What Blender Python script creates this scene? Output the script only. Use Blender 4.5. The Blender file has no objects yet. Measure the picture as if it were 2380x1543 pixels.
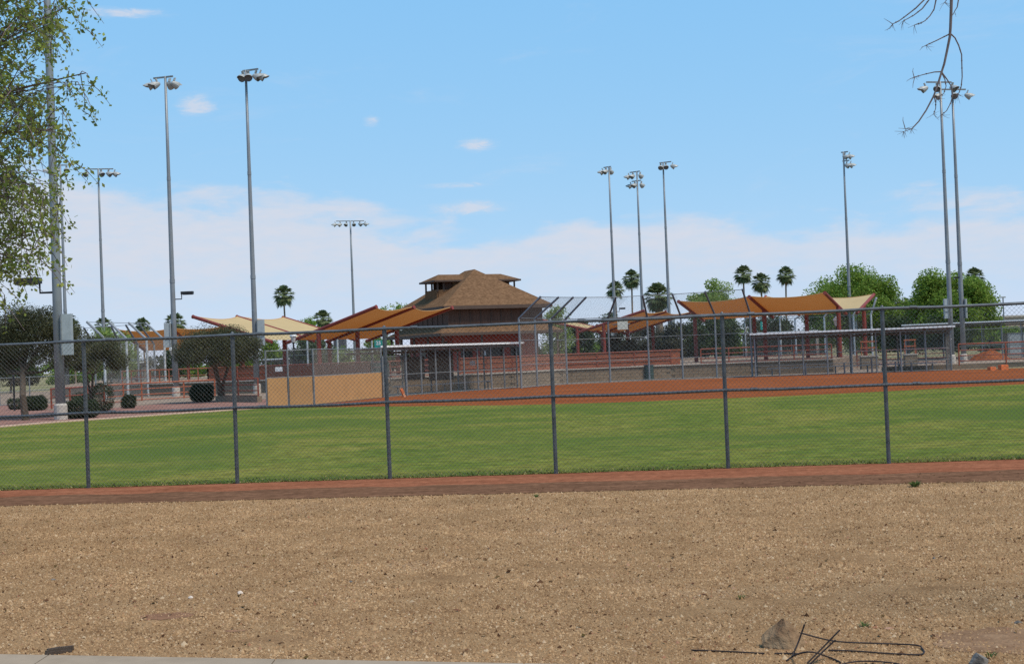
import bpy, bmesh, math, random
import numpy as np
from mathutils import Matrix, Vector, Euler

R = math.radians
random.seed(7)
RNG = np.random.default_rng(7)
SC = bpy.context.scene
COL = SC.collection

# ------------------------------------------------------------------ camera
FPX, CX, CY = 3300.0, 1190.0, 771.5          # focal length and centre, in 2380 px wide picture units
EYE = 1.8
ROLL = R(-2.2)
PITCH = math.atan(53.5 * math.cos(ROLL) / FPX)
CM = Matrix.Rotation(R(90) + PITCH, 3, 'X') @ Matrix.Rotation(ROLL, 3, 'Z')
cam = bpy.data.cameras.new('camera')
cam.sensor_width = 36
cam.lens = 36 * FPX / 2380
cam.clip_start = 0.1
cam.clip_end = 6000
camo = bpy.data.objects.new('camera', cam)
COL.objects.link(camo)
camo.matrix_world = Matrix.Translation((0, 0, EYE)) @ CM.to_4x4()
SC.camera = camo

# ------------------------------------------------------------------ world and sun
SUN_EL, SUN_AZ = R(60), R(128)               # azimuth clockwise from +Y (the view direction)
W = bpy.data.worlds.new('World')
SC.world = W
W.use_nodes = True


def build_world():
    nt = W.node_tree
    n = nt.nodes
    for x in list(n):
        n.remove(x)
    L = nt.links.new

    def N(t, **k):
        o = n.new(t)
        for a, b in k.items():
            setattr(o, a, b)
        return o

    def math_(op, a, b=None, c=None, clamp=False):
        m = N('ShaderNodeMath', operation=op, use_clamp=clamp)
        for i, v in enumerate((a, b, c)):
            if v is None:
                continue
            if isinstance(v, (int, float)):
                m.inputs[i].default_value = v
            else:
                L(v, m.inputs[i])
        return m.outputs[0]

    def sstep(v, lo, hi):
        m = N('ShaderNodeMapRange', interpolation_type='SMOOTHSTEP')
        L(v, m.inputs[0])
        m.inputs[1].default_value, m.inputs[2].default_value = lo, hi
        return m.outputs[0]

    sky = N('ShaderNodeTexSky', sky_type='NISHITA', sun_disc=False, sun_elevation=SUN_EL,
            sun_rotation=SUN_AZ, air_density=1.0, dust_density=0.0, ozone_density=3.0, altitude=3000)
    # soften the sky's rise in brightness towards the horizon, as thin high haze does
    sp = N('ShaderNodeSeparateColor')
    L(sky.outputs[0], sp.inputs[0])
    cc = N('ShaderNodeCombineColor')
    for i_, (ga, mu) in enumerate(SKY_CURVE):
        L(math_('MULTIPLY', math_('POWER', sp.outputs[i_], ga), mu), cc.inputs[i_])
    tc = N('ShaderNodeTexCoord')
    sep = N('ShaderNodeSeparateXYZ')
    L(tc.outputs['Generated'], sep.inputs[0])
    x, y, z = sep.outputs
    az = math_('MULTIPLY', math_('ARCTAN2', x, y), 57.2958)
    el = math_('MULTIPLY', math_('ARCSINE', z), 57.2958)
    comb = N('ShaderNodeCombineXYZ')
    L(math_('MULTIPLY', az, 0.16), comb.inputs[0])
    L(math_('MULTIPLY', el, 0.55), comb.inputs[1])

    def noise(sc, det, rough, off, dist=0.0):
        a = N('ShaderNodeVectorMath', operation='ADD')
        L(comb.outputs[0], a.inputs[0])
        a.inputs[1].default_value = off
        t = N('ShaderNodeTexNoise', noise_dimensions='3D')
        L(a.outputs[0], t.inputs['Vector'])
        t.inputs['Scale'].default_value = sc
        t.inputs['Detail'].default_value = det
        t.inputs['Roughness'].default_value = rough
        t.inputs['Distortion'].default_value = dist
        return t.outputs[0]

    nA = noise(0.8, 7, 0.55, (3.1, 0.4, 0), 0.3)
    nB = noise(2.4, 7, 0.6, (9.7, 5.2, 0), 0.4)
    nC = noise(5.0, 6, 0.6, (1.7, 2.2, 4), 0.2)
    # long bank of cloud low over the horizon: ragged upper edge, thinner below
    edge = math_('ADD', math_('MULTIPLY', math_('SUBTRACT', nA, 0.5), 5.5), math_('MULTIPLY', math_('SUBTRACT', nB, 0.5), 2.6))
    top = math_('ADD', edge, math_('ADD', 5.2, math_('MINIMUM', math_('MULTIPLY', math_('MAXIMUM', math_('SUBTRACT', -2.0, az), 0.0), 0.17), 2.6)))
    upper = sstep(math_('SUBTRACT', top, el), -0.35, 1.15)
    low = math_('MULTIPLY_ADD', sstep(math_('ADD', el, math_('MULTIPLY', math_('SUBTRACT', nB, 0.5), 3.0)), 1.2, 4.8), 0.68, 0.30)
    body = math_('MULTIPLY_ADD', sstep(nC, 0.2, 0.75), 0.30, 0.70)
    bank = math_('MULTIPLY', math_('MULTIPLY', upper, low), body)
    # small loose puffs in the clear sky above the bank
    nD = noise(7.0, 7, 0.7, (4.4, 6.1, 2), 0.8)
    puffs = None
    for (pa, pe, ra, re, s) in PUFFS:
        da = math_('DIVIDE', math_('SUBTRACT', az, pa), ra)
        de = math_('DIVIDE', math_('SUBTRACT', el, pe), re)
        d2 = math_('ADD', math_('MULTIPLY', da, da), math_('MULTIPLY', de, de))
        d2 = math_('ADD', d2, math_('MULTIPLY', math_('SUBTRACT', nD, 0.5), 3.2))
        g = math_('MULTIPLY', math_('POWER', 2.718, math_('MULTIPLY', d2, -1.0)), s)
        puffs = g if puffs is None else math_('ADD', puffs, g)
    puffs = math_('MULTIPLY', sstep(math_('MULTIPLY', puffs, math_('ADD', nC, nB)), 0.15, 1.5), 0.8)
    wisps = math_('MULTIPLY', sstep(noise(0.7, 8, 0.65, (20.3, 8.8, 1), 0.6), 0.56, 0.85), 0.30)
    dens = math_('MAXIMUM', bank, math_('MAXIMUM', puffs, wisps), clamp=True)
    dens = math_('MULTIPLY', dens, sstep(el, -2.0, 0.5))
    mix = N('ShaderNodeMix', data_type='RGBA')
    L(math_('MULTIPLY', dens, 0.88), mix.inputs[0])
    L(cc.outputs[0], mix.inputs[6])
    mix.inputs[7].default_value = CLOUD_COL
    bg = N('ShaderNodeBackground')
    L(mix.outputs[2], bg.inputs[0])
    bg.inputs[1].default_value = 0.15
    out = N('ShaderNodeOutputWorld')
    L(bg.outputs[0], out.inputs[0])


def azel(px, py):
    u, v = (px - CX) / FPX, (CY - py) / FPX
    d = (CM @ Vector((u, v, -1))).normalized()
    return math.degrees(math.atan2(d.x, d.y)), math.degrees(math.asin(d.z))


SKY_CURVE = ((0.52, 1.10), (0.22, 2.27), (0.04, 4.15))
CLOUD_COL = (3.45, 3.5, 3.85, 1)
PUFFS = [azel(455, 243) + (0.75, 0.42, 1.3), azel(863, 282) + (0.35, 0.22, 1.0), azel(1108, 337) + (0.75, 0.25, 1.3),
         azel(285, 30) + (1.9, 0.22, 0.95), azel(1085, 484) + (1.5, 0.28, 1.2), azel(1065, 431) + (1.6, 0.14, 0.8)]
build_world()

sun = bpy.data.lights.new('sun', 'SUN')
sun.energy = 2.9
sun.angle = R(18)
sun.color = (1.0, 0.89, 0.73)
suno = bpy.data.objects.new('sun', sun)
COL.objects.link(suno)
sd = Vector((math.sin(SUN_AZ) * math.cos(SUN_EL), math.cos(SUN_AZ) * math.cos(SUN_EL), math.sin(SUN_EL)))
suno.rotation_euler = sd.to_track_quat('Z', 'Y').to_euler()
suno.location = sd * 60

vs = SC.view_settings
vs.view_transform = 'Standard'
vs.look = 'None'
vs.exposure = 0.45
vs.gamma = 1.0
vs.use_curve_mapping = False
SC.render.engine = 'CYCLES'
SC.cycles.use_denoising = False
SC.cycles.max_bounces = 6
SC.cycles.transparent_max_bounces = 16


# ------------------------------------------------------------------ pixel -> place helpers
def ray(px, py):
    return CM @ Vector(((px - CX) / FPX, (CY - py) / FPX, -1))


def P(px, py, d):
    r = ray(px, py)
    return Vector((0, 0, EYE)) + r * (d / r.y)


def G(px, py, z=0.0):
    r = ray(px, py)
    return Vector((0, 0, EYE)) + r * ((z - EYE) / r.z)


def yh(px):
    return 825.0 - 0.0384 * (px - 1190)


# ------------------------------------------------------------------ materials
MATS = {}


def mat(name, col, rough=0.8, metal=0.0, var=0.18, scale=3.0, bump=0.0, bscale=40.0, col2=None, island=0.0, spec=0.3,
        trans=None, detail=4, stretch=None):
    if name in MATS:
        return MATS[name]
    m = bpy.data.materials.new(name)
    m.use_nodes = True
    nt = m.node_tree
    n, L = nt.nodes, nt.links.new
    b = n['Principled BSDF']
    b.inputs['Roughness'].default_value = rough
    b.inputs['Metallic'].default_value = metal
    b.inputs['Specular IOR Level'].default_value = spec
    tc = n.new('ShaderNodeNewGeometry')
    vec = tc.outputs['Position']
    if stretch:
        mp = n.new('ShaderNodeMapping')
        L(vec, mp.inputs[0])
        mp.inputs['Scale'].default_value = stretch
        vec = mp.outputs[0]
    t = n.new('ShaderNodeTexNoise')
    L(vec, t.inputs['Vector'])
    t.inputs['Scale'].default_value = scale
    t.inputs['Detail'].default_value = detail
    t.inputs['Roughness'].default_value = 0.62
    mr = n.new('ShaderNodeMapRange')
    L(t.outputs[0], mr.inputs[0])
    mr.inputs[1].default_value, mr.inputs[2].default_value = 0.28, 0.72
    c2 = col2 if col2 else tuple(c * (1 - var) for c in col)
    c1 = col if col2 else tuple(min(1, c * (1 + var)) for c in col)
    mx = n.new('ShaderNodeMix')
    mx.data_type = 'RGBA'
    L(mr.outputs[0], mx.inputs[0])
    mx.inputs[6].default_value = (*c2, 1)
    mx.inputs[7].default_value = (*c1, 1)
    out = mx.outputs[2]
    if island:
        hv = n.new('ShaderNodeHueSaturation')
        m2 = n.new('ShaderNodeMapRange')
        L(tc.outputs['Random Per Island'], m2.inputs[0])
        m2.inputs[3].default_value, m2.inputs[4].default_value = 1 - island, 1 + island
        L(m2.outputs[0], hv.inputs['Value'])
        m3 = n.new('ShaderNodeMapRange')
        ml = n.new('ShaderNodeMath')
        ml.operation = 'MULTIPLY'
        ml.inputs[1].default_value = 17.3
        fr = n.new('ShaderNodeMath')
        fr.operation = 'FRACT'
        L(tc.outputs['Random Per Island'], ml.inputs[0])
        L(ml.outputs[0], fr.inputs[0])
        L(fr.outputs[0], m3.inputs[0])
        m3.inputs[3].default_value, m3.inputs[4].default_value = 0.5 - island * 0.06, 0.5 + island * 0.06
        L(m3.outputs[0], hv.inputs['Hue'])
        L(out, hv.inputs['Color'])
        out = hv.outputs[0]
    L(out, b.inputs['Base Color'])
    if bump:
        t2 = n.new('ShaderNodeTexNoise')
        L(vec, t2.inputs['Vector'])
        t2.inputs['Scale'].default_value = bscale
        t2.inputs['Detail'].default_value = 5
        bp = n.new('ShaderNodeBump')
        bp.inputs['Strength'].default_value = bump
        bp.inputs['Distance'].default_value = 0.02
        L(t2.outputs[0], bp.inputs['Height'])
        L(bp.outputs[0], b.inputs['Normal'])
    if trans:
        tr = n.new('ShaderNodeBsdfTranslucent')
        tr.inputs[0].default_value = (*trans[0], 1)
        ms = n.new('ShaderNodeMixShader')
        ms.inputs[0].default_value = trans[1]
        L(b.outputs[0], ms.inputs[1])
        L(tr.outputs[0], ms.inputs[2])
        L(ms.outputs[0], n['Material Output'].inputs[0])
    MATS[name] = m
    return m


def ramp_mat(name, cols, scale, detail=6, rough=0.95, bump=0.5, bscale=60, stretch=None, fine=None, island=False, patch=None):
    """several natural colours spread by noise (ground, turf, stones)"""
    m = bpy.data.materials.new(name)
    m.use_nodes = True
    nt = m.node_tree
    n, L = nt.nodes, nt.links.new
    b = n['Principled BSDF']
    b.inputs['Roughness'].default_value = rough
    b.inputs['Specular IOR Level'].default_value = 0.0
    g = n.new('ShaderNodeNewGeometry')
    vec = g.outputs['Position']
    if stretch:
        mp = n.new('ShaderNodeMapping')
        L(vec, mp.inputs[0])
        mp.inputs['Scale'].default_value = stretch
        vec = mp.outputs[0]
    if island:
        fac = g.outputs['Random Per Island']
    else:
        t = n.new('ShaderNodeTexNoise')
        L(vec, t.inputs['Vector'])
        t.inputs['Scale'].default_value = scale
        t.inputs['Detail'].default_value = detail
        t.inputs['Roughness'].default_value = 0.68
        mr = n.new('ShaderNodeMapRange')
        L(t.outputs[0], mr.inputs[0])
        mr.inputs[1].default_value, mr.inputs[2].default_value = 0.3, 0.7
        fac = mr.outputs[0]
    cr = n.new('ShaderNodeValToRGB')
    el = cr.color_ramp.elements
    while len(el) < len(cols):
        el.new(0.5)
    for i, (p, c) in enumerate(cols):
        el[i].position = p
        el[i].color = (*c, 1)
    L(fac, cr.inputs[0])
    out = cr.outputs[0]
    if fine:
        t3 = n.new('ShaderNodeTexNoise')
        L(g.outputs['Position'], t3.inputs['Vector'])
        t3.inputs['Scale'].default_value = fine[0]
        t3.inputs['Detail'].default_value = 4
        t3.inputs['Roughness'].default_value = 0.7
        m3 = n.new('ShaderNodeMapRange')
        L(t3.outputs[0], m3.inputs[0])
        m3.inputs[1].default_value, m3.inputs[2].default_value = 0.3, 0.7
        m3.inputs[3].default_value, m3.inputs[4].default_value = 1 - fine[1], 1 + fine[1]
        hv = n.new('ShaderNodeHueSaturation')
        L(m3.outputs[0], hv.inputs['Value'])
        L(out, hv.inputs['Color'])
        out = hv.outputs[0]
    if patch:
        t4 = n.new('ShaderNodeTexNoise')
        L(g.outputs['Position'], t4.inputs['Vector'])
        t4.inputs['Scale'].default_value = patch[0]
        t4.inputs['Detail'].default_value = 5
        t4.inputs['Distortion'].default_value = 0.6
        m4 = n.new('ShaderNodeMapRange')
        m4.interpolation_type = 'SMOOTHSTEP'
        L(t4.outputs[0], m4.inputs[0])
        m4.inputs[1].default_value, m4.inputs[2].default_value = patch[1], patch[2]
        mx = n.new('ShaderNodeMix')
        mx.data_type = 'RGBA'
        L(m4.outputs[0], mx.inputs[0])
        L(out, mx.inputs[6])
        mx.inputs[7].default_value = (*patch[3], 1)
        out = mx.outputs[2]
    L(out, b.inputs['Base Color'])
    if bump:
        t2 = n.new('ShaderNodeTexNoise')
        L(g.outputs['Position'], t2.inputs['Vector'])
        t2.inputs['Scale'].default_value = bscale
        t2.inputs['Detail'].default_value = 5
        bp = n.new('ShaderNodeBump')
        bp.inputs['Strength'].default_value = bump
        bp.inputs['Distance'].default_value = 0.03
        L(t2.outputs[0], bp.inputs['Height'])
        L(bp.outputs[0], b.inputs['Normal'])
    MATS[name] = m
    return m


GALV = mat('galvanised_steel', (0.235, 0.25, 0.265), 0.5, 0.3, 0.14, 1.5)
FENCEGREY = mat('weathered_fence_pipe', (0.105, 0.112, 0.120), 0.5, 0.3, 0.35, 9, 0.08, 90)
WIRE = mat('fence_wire', (0.10, 0.10, 0.10), 0.5, 0.3, 0.2, 20)
WIREFAR = mat('galvanised_wire', (0.15, 0.145, 0.14), 0.5, 0.3, 0.2, 9)
ARMGREY = mat('dark_pipe', (0.12, 0.13, 0.15), 0.5, 0.3, 0.3, 5)
WHITEPIPE = mat('pale_pipe', (0.52, 0.54, 0.55), 0.45, 0.3, 0.35, 5, 0.05, 60)
POSTGREY = mat('dull_pipe', (0.20, 0.21, 0.215), 0.5, 0.3, 0.3, 6)
LAMPGREY = mat('floodlight_housing', (0.34, 0.345, 0.335), 0.5, 0.1, 0.15, 4)
LENS = mat('floodlight_glass', (0.10, 0.11, 0.12), 0.15, 0.0, 0.1, 4, spec=0.6)
BLACK = mat('black_metal', (0.025, 0.025, 0.028), 0.5, 0.2, 0.2, 5)
BOXGREY = mat('cabinet_grey', (0.34, 0.37, 0.38), 0.5, 0.1, 0.12, 3)
REDSTEEL = mat('red_painted_steel', (0.205, 0.037, 0.026), 0.5, 0.0, 0.18, 2.5)
RAILRED = mat('rust_red_railing', (0.245, 0.062, 0.034), 0.55, 0.0, 0.2, 3)
RAILORANGE = mat('faded_orange_railing', (0.36, 0.108, 0.052), 0.55, 0.0, 0.2, 3)
REDPANEL = mat('terracotta_panel', (0.235, 0.078, 0.042), 0.8, 0.0, 0.25, 1.2, 0.1, 30)
FABRIC = mat('shade_cloth', (0.70, 0.54, 0.30), 0.9, 0.0, 0.06, 1.0, 0.03, 20, spec=0.0, trans=((0.32, 0.072, 0.002), 0.42))
TANPAD = mat('tan_padding', (0.46, 0.25, 0.10), 0.8, 0.0, 0.08, 1.5, 0.05, 20)
BLOCK = mat('concrete_block', (0.215, 0.16, 0.112), 0.95, 0.0, 0.18, 2.0, 0.3, 30)
MORTAR = mat('wall_mortar', (0.19, 0.15, 0.11), 0.95, 0.0, 0.1, 6)
CONC = mat('concrete', (0.44, 0.39, 0.34), 0.9, 0.0, 0.12, 1.5, 0.15, 40)
KERB = mat('pink_kerb', (0.52, 0.35, 0.25), 0.9, 0.0, 0.15, 2.0)
WALLRED = mat('red_wall_paint', (0.30, 0.06, 0.045), 0.7, 0.0, 0.2, 1.6)
SIDING = mat('brown_siding', (0.10, 0.052, 0.036), 0.8, 0.0, 0.3, 2.0, 0.1, 10, stretch=(6, 6, 0.5))
TRIM = mat('brown_trim', (0.085, 0.055, 0.042), 0.7, 0.0, 0.15, 3)
DARKGLASS = mat('dark_opening_glass', (0.018, 0.02, 0.02), 0.2, 0.0, 0.2, 3, spec=0.5)
PAPER = mat('white_notice', (0.7, 0.7, 0.72), 0.7, 0.0, 0.05, 8)
TEAL = mat('teal_sign', (0.02, 0.27, 0.24), 0.5, 0.0, 0.08, 5)
WHITE = mat('white_paint', (0.75, 0.76, 0.76), 0.5, 0.0, 0.06, 5)
CANGREEN = mat('dark_green_bin', (0.035, 0.065, 0.06), 0.5, 0.0, 0.2, 5)
ORANGE = mat('orange_paint', (0.62, 0.17, 0.055), 0.6, 0.0, 0.15, 4)
BENCH = mat('aluminium_bench', (0.42, 0.42, 0.41), 0.4, 0.5, 0.1, 5)
BROWNSCREEN = mat('brown_screen', (0.075, 0.055, 0.045), 0.85, 0.0, 0.2, 2)
BARK = mat('bark', (0.10, 0.072, 0.052), 0.95, 0.0, 0.3, 8, 0.4, 25)
BARKPALM = mat('palm_bark', (0.20, 0.15, 0.11), 0.95, 0.0, 0.3, 4, 0.3, 15)
TWIG = mat('grey_twig', (0.15, 0.115, 0.11), 0.9, 0.0, 0.3, 20)
WOOD = mat('weathered_wood', (0.085, 0.062, 0.047), 0.9, 0.0, 0.4, 25, 0.6, 50, stretch=(1, 8, 8))
REBAR = mat('rusty_dark_rod', (0.035, 0.027, 0.027), 0.7, 0.4, 0.3, 60)
ROCKTAN = mat('tan_boulder', (0.36, 0.25, 0.15), 0.95, 0.0, 0.3, 7, 0.9, 30, col2=(0.13, 0.072, 0.042), spec=0.0)
ROCKGREY = mat('grey_boulder', (0.145, 0.13, 0.115), 0.95, 0.0, 0.45, 14, 0.6, 40)
ROCKPALE = mat('pale_stone', (0.58, 0.48, 0.40), 0.95, 0.0, 0.15, 12, 0.4, 40)
WEED = mat('weed_green', (0.10, 0.14, 0.045), 0.8, 0.0, 0.3, 20, island=0.3, trans=((0.15, 0.2, 0.04), 0.25))


def leafmat(name, c, var=0.25, isl=0.35, tr=0.3):
    return mat(name, c, 0.65, 0.0, var, 0.9, island=isl, spec=0.25,
               trans=(tuple(min(1, x * 1.25) for x in c), tr))


LEAF_NEAR = leafmat('leaf_olive_green', (0.21, 0.25, 0.055), 0.3, 0.5, 0.4)
LEAF_DARK = leafmat('leaf_dusky', (0.080, 0.080, 0.036), 0.45, 0.5, 0.25)
LEAF_BUSH = leafmat('leaf_hedge', (0.036, 0.050, 0.020), 0.3, 0.45, 0.2)
LEAF_LIME = leafmat('leaf_bright', (0.21, 0.28, 0.07), 0.25, 0.35, 0.4)
LEAF_GREEN = leafmat('leaf_green', (0.155, 0.235, 0.035), 0.3, 0.35, 0.35)
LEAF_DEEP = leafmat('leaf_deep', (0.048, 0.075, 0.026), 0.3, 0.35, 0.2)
LEAF_OLIVE = leafmat('leaf_olive', (0.06, 0.06, 0.033), 0.25, 0.35, 0.2)
LEAF_PLUM = leafmat('leaf_plum', (0.055, 0.035, 0.045), 0.25, 0.35, 0.15)
LEAF_PALM = leafmat('leaf_palm', (0.105, 0.135, 0.055), 0.25, 0.45, 0.2)
LEAF_DEAD = leafmat('leaf_dry_palm', (0.18, 0.135, 0.07), 0.2, 0.3, 0.1)

GROUNDFAR = ramp_mat('far_ground', [(0, (0.10, 0.13, 0.05)), (0.5, (0.24, 0.21, 0.12)), (1, (0.33, 0.26, 0.17))], 0.08)
GRAVELBED = ramp_mat('gravel_bed', [(0, (0.19, 0.107, 0.055)), (0.5, (0.268, 0.160, 0.083)), (1, (0.335, 0.212, 0.115))], 2.5,
                     fine=(55, 0.35), bump=0.8, bscale=45, patch=(0.55, 0.56, 0.78, (0.30, 0.19, 0.115)))
STONE = ramp_mat('gravel_stones', [(0, (0.045, 0.024, 0.014)), (0.045, (0.12, 0.062, 0.033)), (0.14, (0.235, 0.137, 0.069)), (0.5, (0.31, 0.191, 0.101)),
                                   (0.88, (0.375, 0.245, 0.136)), (0.97, (0.44, 0.325, 0.21)), (1, (0.25, 0.11, 0.065))], 5, island=True, bump=0.3, bscale=90, fine=(1.1, 0.24))
TRACK = ramp_mat('red_clay_track', [(0, (0.18, 0.066, 0.036)), (0.5, (0.235, 0.090, 0.050)), (1, (0.285, 0.118, 0.066))], 1.6,
                 fine=(7, 0.32), bump=0.6, bscale=20, stretch=(0.35, 1.5, 1))
TRACKDARK = ramp_mat('dark_clay_track', [(0, (0.105, 0.054, 0.033)), (0.5, (0.145, 0.075, 0.045)), (1, (0.19, 0.10, 0.06))], 2.0, fine=(7, 0.38), bump=0.6, bscale=20, stretch=(0.35, 1.5, 1))
SOILRED = ramp_mat('red_brown_soil', [(0, (0.17, 0.088, 0.055)), (0.5, (0.22, 0.118, 0.072)), (1, (0.27, 0.15, 0.092))], 4.0, fine=(40, 0.25), bump=0.5, bscale=40)
SOIL = ramp_mat('brown_soil', [(0, (0.15, 0.085, 0.05)), (0.5, (0.21, 0.125, 0.075)), (1, (0.28, 0.175, 0.105))], 4.0, fine=(40, 0.2), bump=0.5, bscale=40)
INFIELD = ramp_mat('red_infield_clay', [(0, (0.165, 0.048, 0.018)), (0.5, (0.22, 0.066, 0.026)), (1, (0.275, 0.09, 0.037))], 0.6,
                   fine=(2.6, 0.22), bump=0.5, bscale=8, stretch=(0.25, 1.6, 1))
TURF = ramp_mat('mown_turf', [(0, (0.074, 0.110, 0.023)), (0.35, (0.104, 0.132, 0.027)), (0.62, (0.146, 0.152, 0.034)), (0.85, (0.178, 0.166, 0.041)), (1, (0.225, 0.188, 0.06))],
                0.42, detail=14, fine=(3.2, 0.42), bump=1.0, bscale=10, stretch=(0.8, 1.0, 1), patch=(0.10, 0.46, 0.66, (0.082, 0.118, 0.026)))
BLADE = ramp_mat('turf_blades', [(0, (0.10, 0.135, 0.03)), (0.4, (0.16, 0.175, 0.045)), (0.7, (0.26, 0.22, 0.07)), (1, (0.40, 0.29, 0.13))], 3, island=True, bump=0)
MULCH = ramp_mat('red_granite_mulch', [(0, (0.17, 0.085, 0.07)), (0.5, (0.25, 0.135, 0.11)), (1, (0.31, 0.18, 0.145))], 0.8, fine=(8, 0.3), bump=0.6, bscale=12)
PLAZA = ramp_mat('plaza_concrete', [(0, (0.20, 0.145, 0.11)), (0.5, (0.255, 0.19, 0.145)), (1, (0.31, 0.235, 0.185))], 0.4, fine=(5, 0.1), bump=0.2, bscale=10)
SHINGLE = ramp_mat('roof_shingles', [(0, (0.095, 0.052, 0.029)), (0.5, (0.152, 0.086, 0.048)), (1, (0.215, 0.126, 0.073))], 5.0, detail=5,
                   fine=(2.5, 0.22), bump=0.6, bscale=8, stretch=(1, 1, 3.0))


# ------------------------------------------------------------------ mesh helpers
class MB:
    def __init__(self):
        self.v, self.f = [], []

    def add(self, vs_, fs_):
        o = len(self.v)
        self.v += [tuple(x) for x in vs_]
        self.f += [tuple(i + o for i in f) for f in fs_]
        return self

    def box(self, c, s, rz=0.0, M=None):
        hx, hy, hz = s[0] / 2, s[1] / 2, s[2] / 2
        pts = [Vector((x, y, z)) for x in (-hx, hx) for y in (-hy, hy) for z in (-hz, hz)]
        m = M if M is not None else Matrix.Rotation(rz, 3, 'Z')
        c = Vector(c)
        return self.add([c + m @ p for p in pts],
                        [(0, 1, 3, 2), (4, 6, 7, 5), (0, 4, 5, 1), (2, 3, 7, 6), (0, 2, 6, 4), (1, 5, 7, 3)])

    def beam(self, a, b, w, h):
        """rectangular bar from a to b (w sideways, h upright)"""
        a, b = Vector(a), Vector(b)
        d = (b - a).normalized()
        s = d.cross(Vector((0, 0, 1)))
        s = s.normalized() if s.length > 1e-4 else Vector((1, 0, 0))
        u = s.cross(d)
        pts = []
        for q in (a, b):
            for x, y in ((-1, -1), (1, -1), (1, 1), (-1, 1)):
                pts.append(q + s * (x * w / 2) + u * (y * h / 2))
        return self.add(pts, [(0, 3, 2, 1), (4, 5, 6, 7), (0, 1, 5, 4), (1, 2, 6, 5), (2, 3, 7, 6), (3, 0, 4, 7)])

    def tube(self, pts, rad, n=8, cap=True):
        pts = [Vector(p) for p in pts]
        if not isinstance(rad, (list, tuple)):
            rad = [rad] * len(pts)
        rings = []
        prev = None
        for i, p in enumerate(pts):
            d = (pts[min(i + 1, len(pts) - 1)] - pts[max(i - 1, 0)]).normalized()
            if prev is None:
                a = d.orthogonal().normalized()
            else:
                a = (prev - d * prev.dot(d))
                a = a.normalized() if a.length > 1e-6 else d.orthogonal().normalized()
            prev = a
            b = d.cross(a)
            rings.append([p + (a * math.cos(2 * math.pi * k / n) + b * math.sin(2 * math.pi * k / n)) * rad[i] for k in range(n)])
        vs_, fs_ = [q for r_ in rings for q in r_], []
        for i in range(len(pts) - 1):
            for k in range(n):
                fs_.append((i * n + k, i * n + (k + 1) % n, (i + 1) * n + (k + 1) % n, (i + 1) * n + k))
        if cap:
            fs_.append(tuple(reversed(range(n))))
            fs_.append(tuple(range((len(pts) - 1) * n, len(pts) * n)))
        return self.add(vs_, fs_)

    def lathe(self, c, prof, n=14):
        c = Vector(c)
        return self.tube([c + Vector((0, 0, z)) for z, r in prof], [r for z, r in prof], n)

    def mesh(self, name, origin=(0, 0, 0), smooth=False):
        o = Vector(origin)
        m = bpy.data.meshes.new(name)
        m.from_pydata([tuple(Vector(p) - o) for p in self.v], [], self.f)
        if smooth:
            for p in m.polygons:
                p.use_smooth = True
        return m


def root_loc(o):
    while o.parent:
        o = o.parent
    return o.location


def link(name, mesh, material=None):
    ob = bpy.data.objects.new(name, mesh)
    if material is not None and len(mesh.materials) == 0:
        mesh.materials.append(material)
    COL.objects.link(ob)
    return ob


def tag(o, label, cat, group=None):
    o['label'] = label
    o['category'] = cat
    if group:
        o['group'] = group
    return o


def thing(name, label, cat, loc, group=None):
    o = bpy.data.objects.new(name, None)
    o.empty_display_size = 0.2
    o.location = loc
    COL.objects.link(o)
    return tag(o, label, cat, group)


def part(name, mb, material, parent, label=None, smooth=False):
    m = mb.mesh(name, root_loc(parent), smooth)
    o = link(name, m, material)
    o.parent = parent
    if label:
        o['label'] = label
    return o


def solo(name, mb, material, label, cat, loc, group=None, smooth=False):
    o = link(name, mb.mesh(name, loc, smooth), material)
    o.location = loc
    return tag(o, label, cat, group)


def mesh_np(name, v, f):
    m = bpy.data.meshes.new(name)
    nv, nf, k = len(v), len(f), f.shape[1]
    m.vertices.add(nv)
    m.vertices.foreach_set('co', np.ascontiguousarray(v, dtype=np.float32).ravel())
    m.loops.add(nf * k)
    m.loops.foreach_set('vertex_index', np.ascontiguousarray(f, dtype=np.int32).ravel())
    m.polygons.add(nf)
    m.polygons.foreach_set('loop_start', np.arange(0, nf * k, k, dtype=np.int32))
    m.polygons.foreach_set('loop_total', np.full(nf, k, dtype=np.int32))
    m.update(calc_edges=True)
    m.validate()
    return m


def sheet(name, pts, z, material):
    m = bpy.data.meshes.new(name)
    bm = bmesh.new()
    bm.faces.new([bm.verts.new((p[0], p[1], z)) for p in pts])
    bmesh.ops.recalc_face_normals(bm, faces=bm.faces)
    for f in bm.faces:
        if f.normal.z < 0:
            f.normal_flip()
    bmesh.ops.triangulate(bm, faces=bm.faces)
    bm.to_mesh(m)
    bm.free()
    o = link(name, m, material)
    o['kind'] = 'structure'
    return o


def wobble(pts, step, amp, seed):
    """resample a polyline and roughen it so edges are not ruled lines"""
    rg = random.Random(seed)
    out = []
    for a, b in zip(pts[:-1], pts[1:]):
        a, b = Vector((a[0], a[1])), Vector((b[0], b[1]))
        n = max(1, int((b - a).length / step))
        nrm = Vector((-(b - a).y, (b - a).x)).normalized()
        for i in range(n):
            out.append(a.lerp(b, i / n) + nrm * rg.uniform(-amp, amp))
    out.append(Vector((pts[-1][0], pts[-1][1])))
    return out


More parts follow.
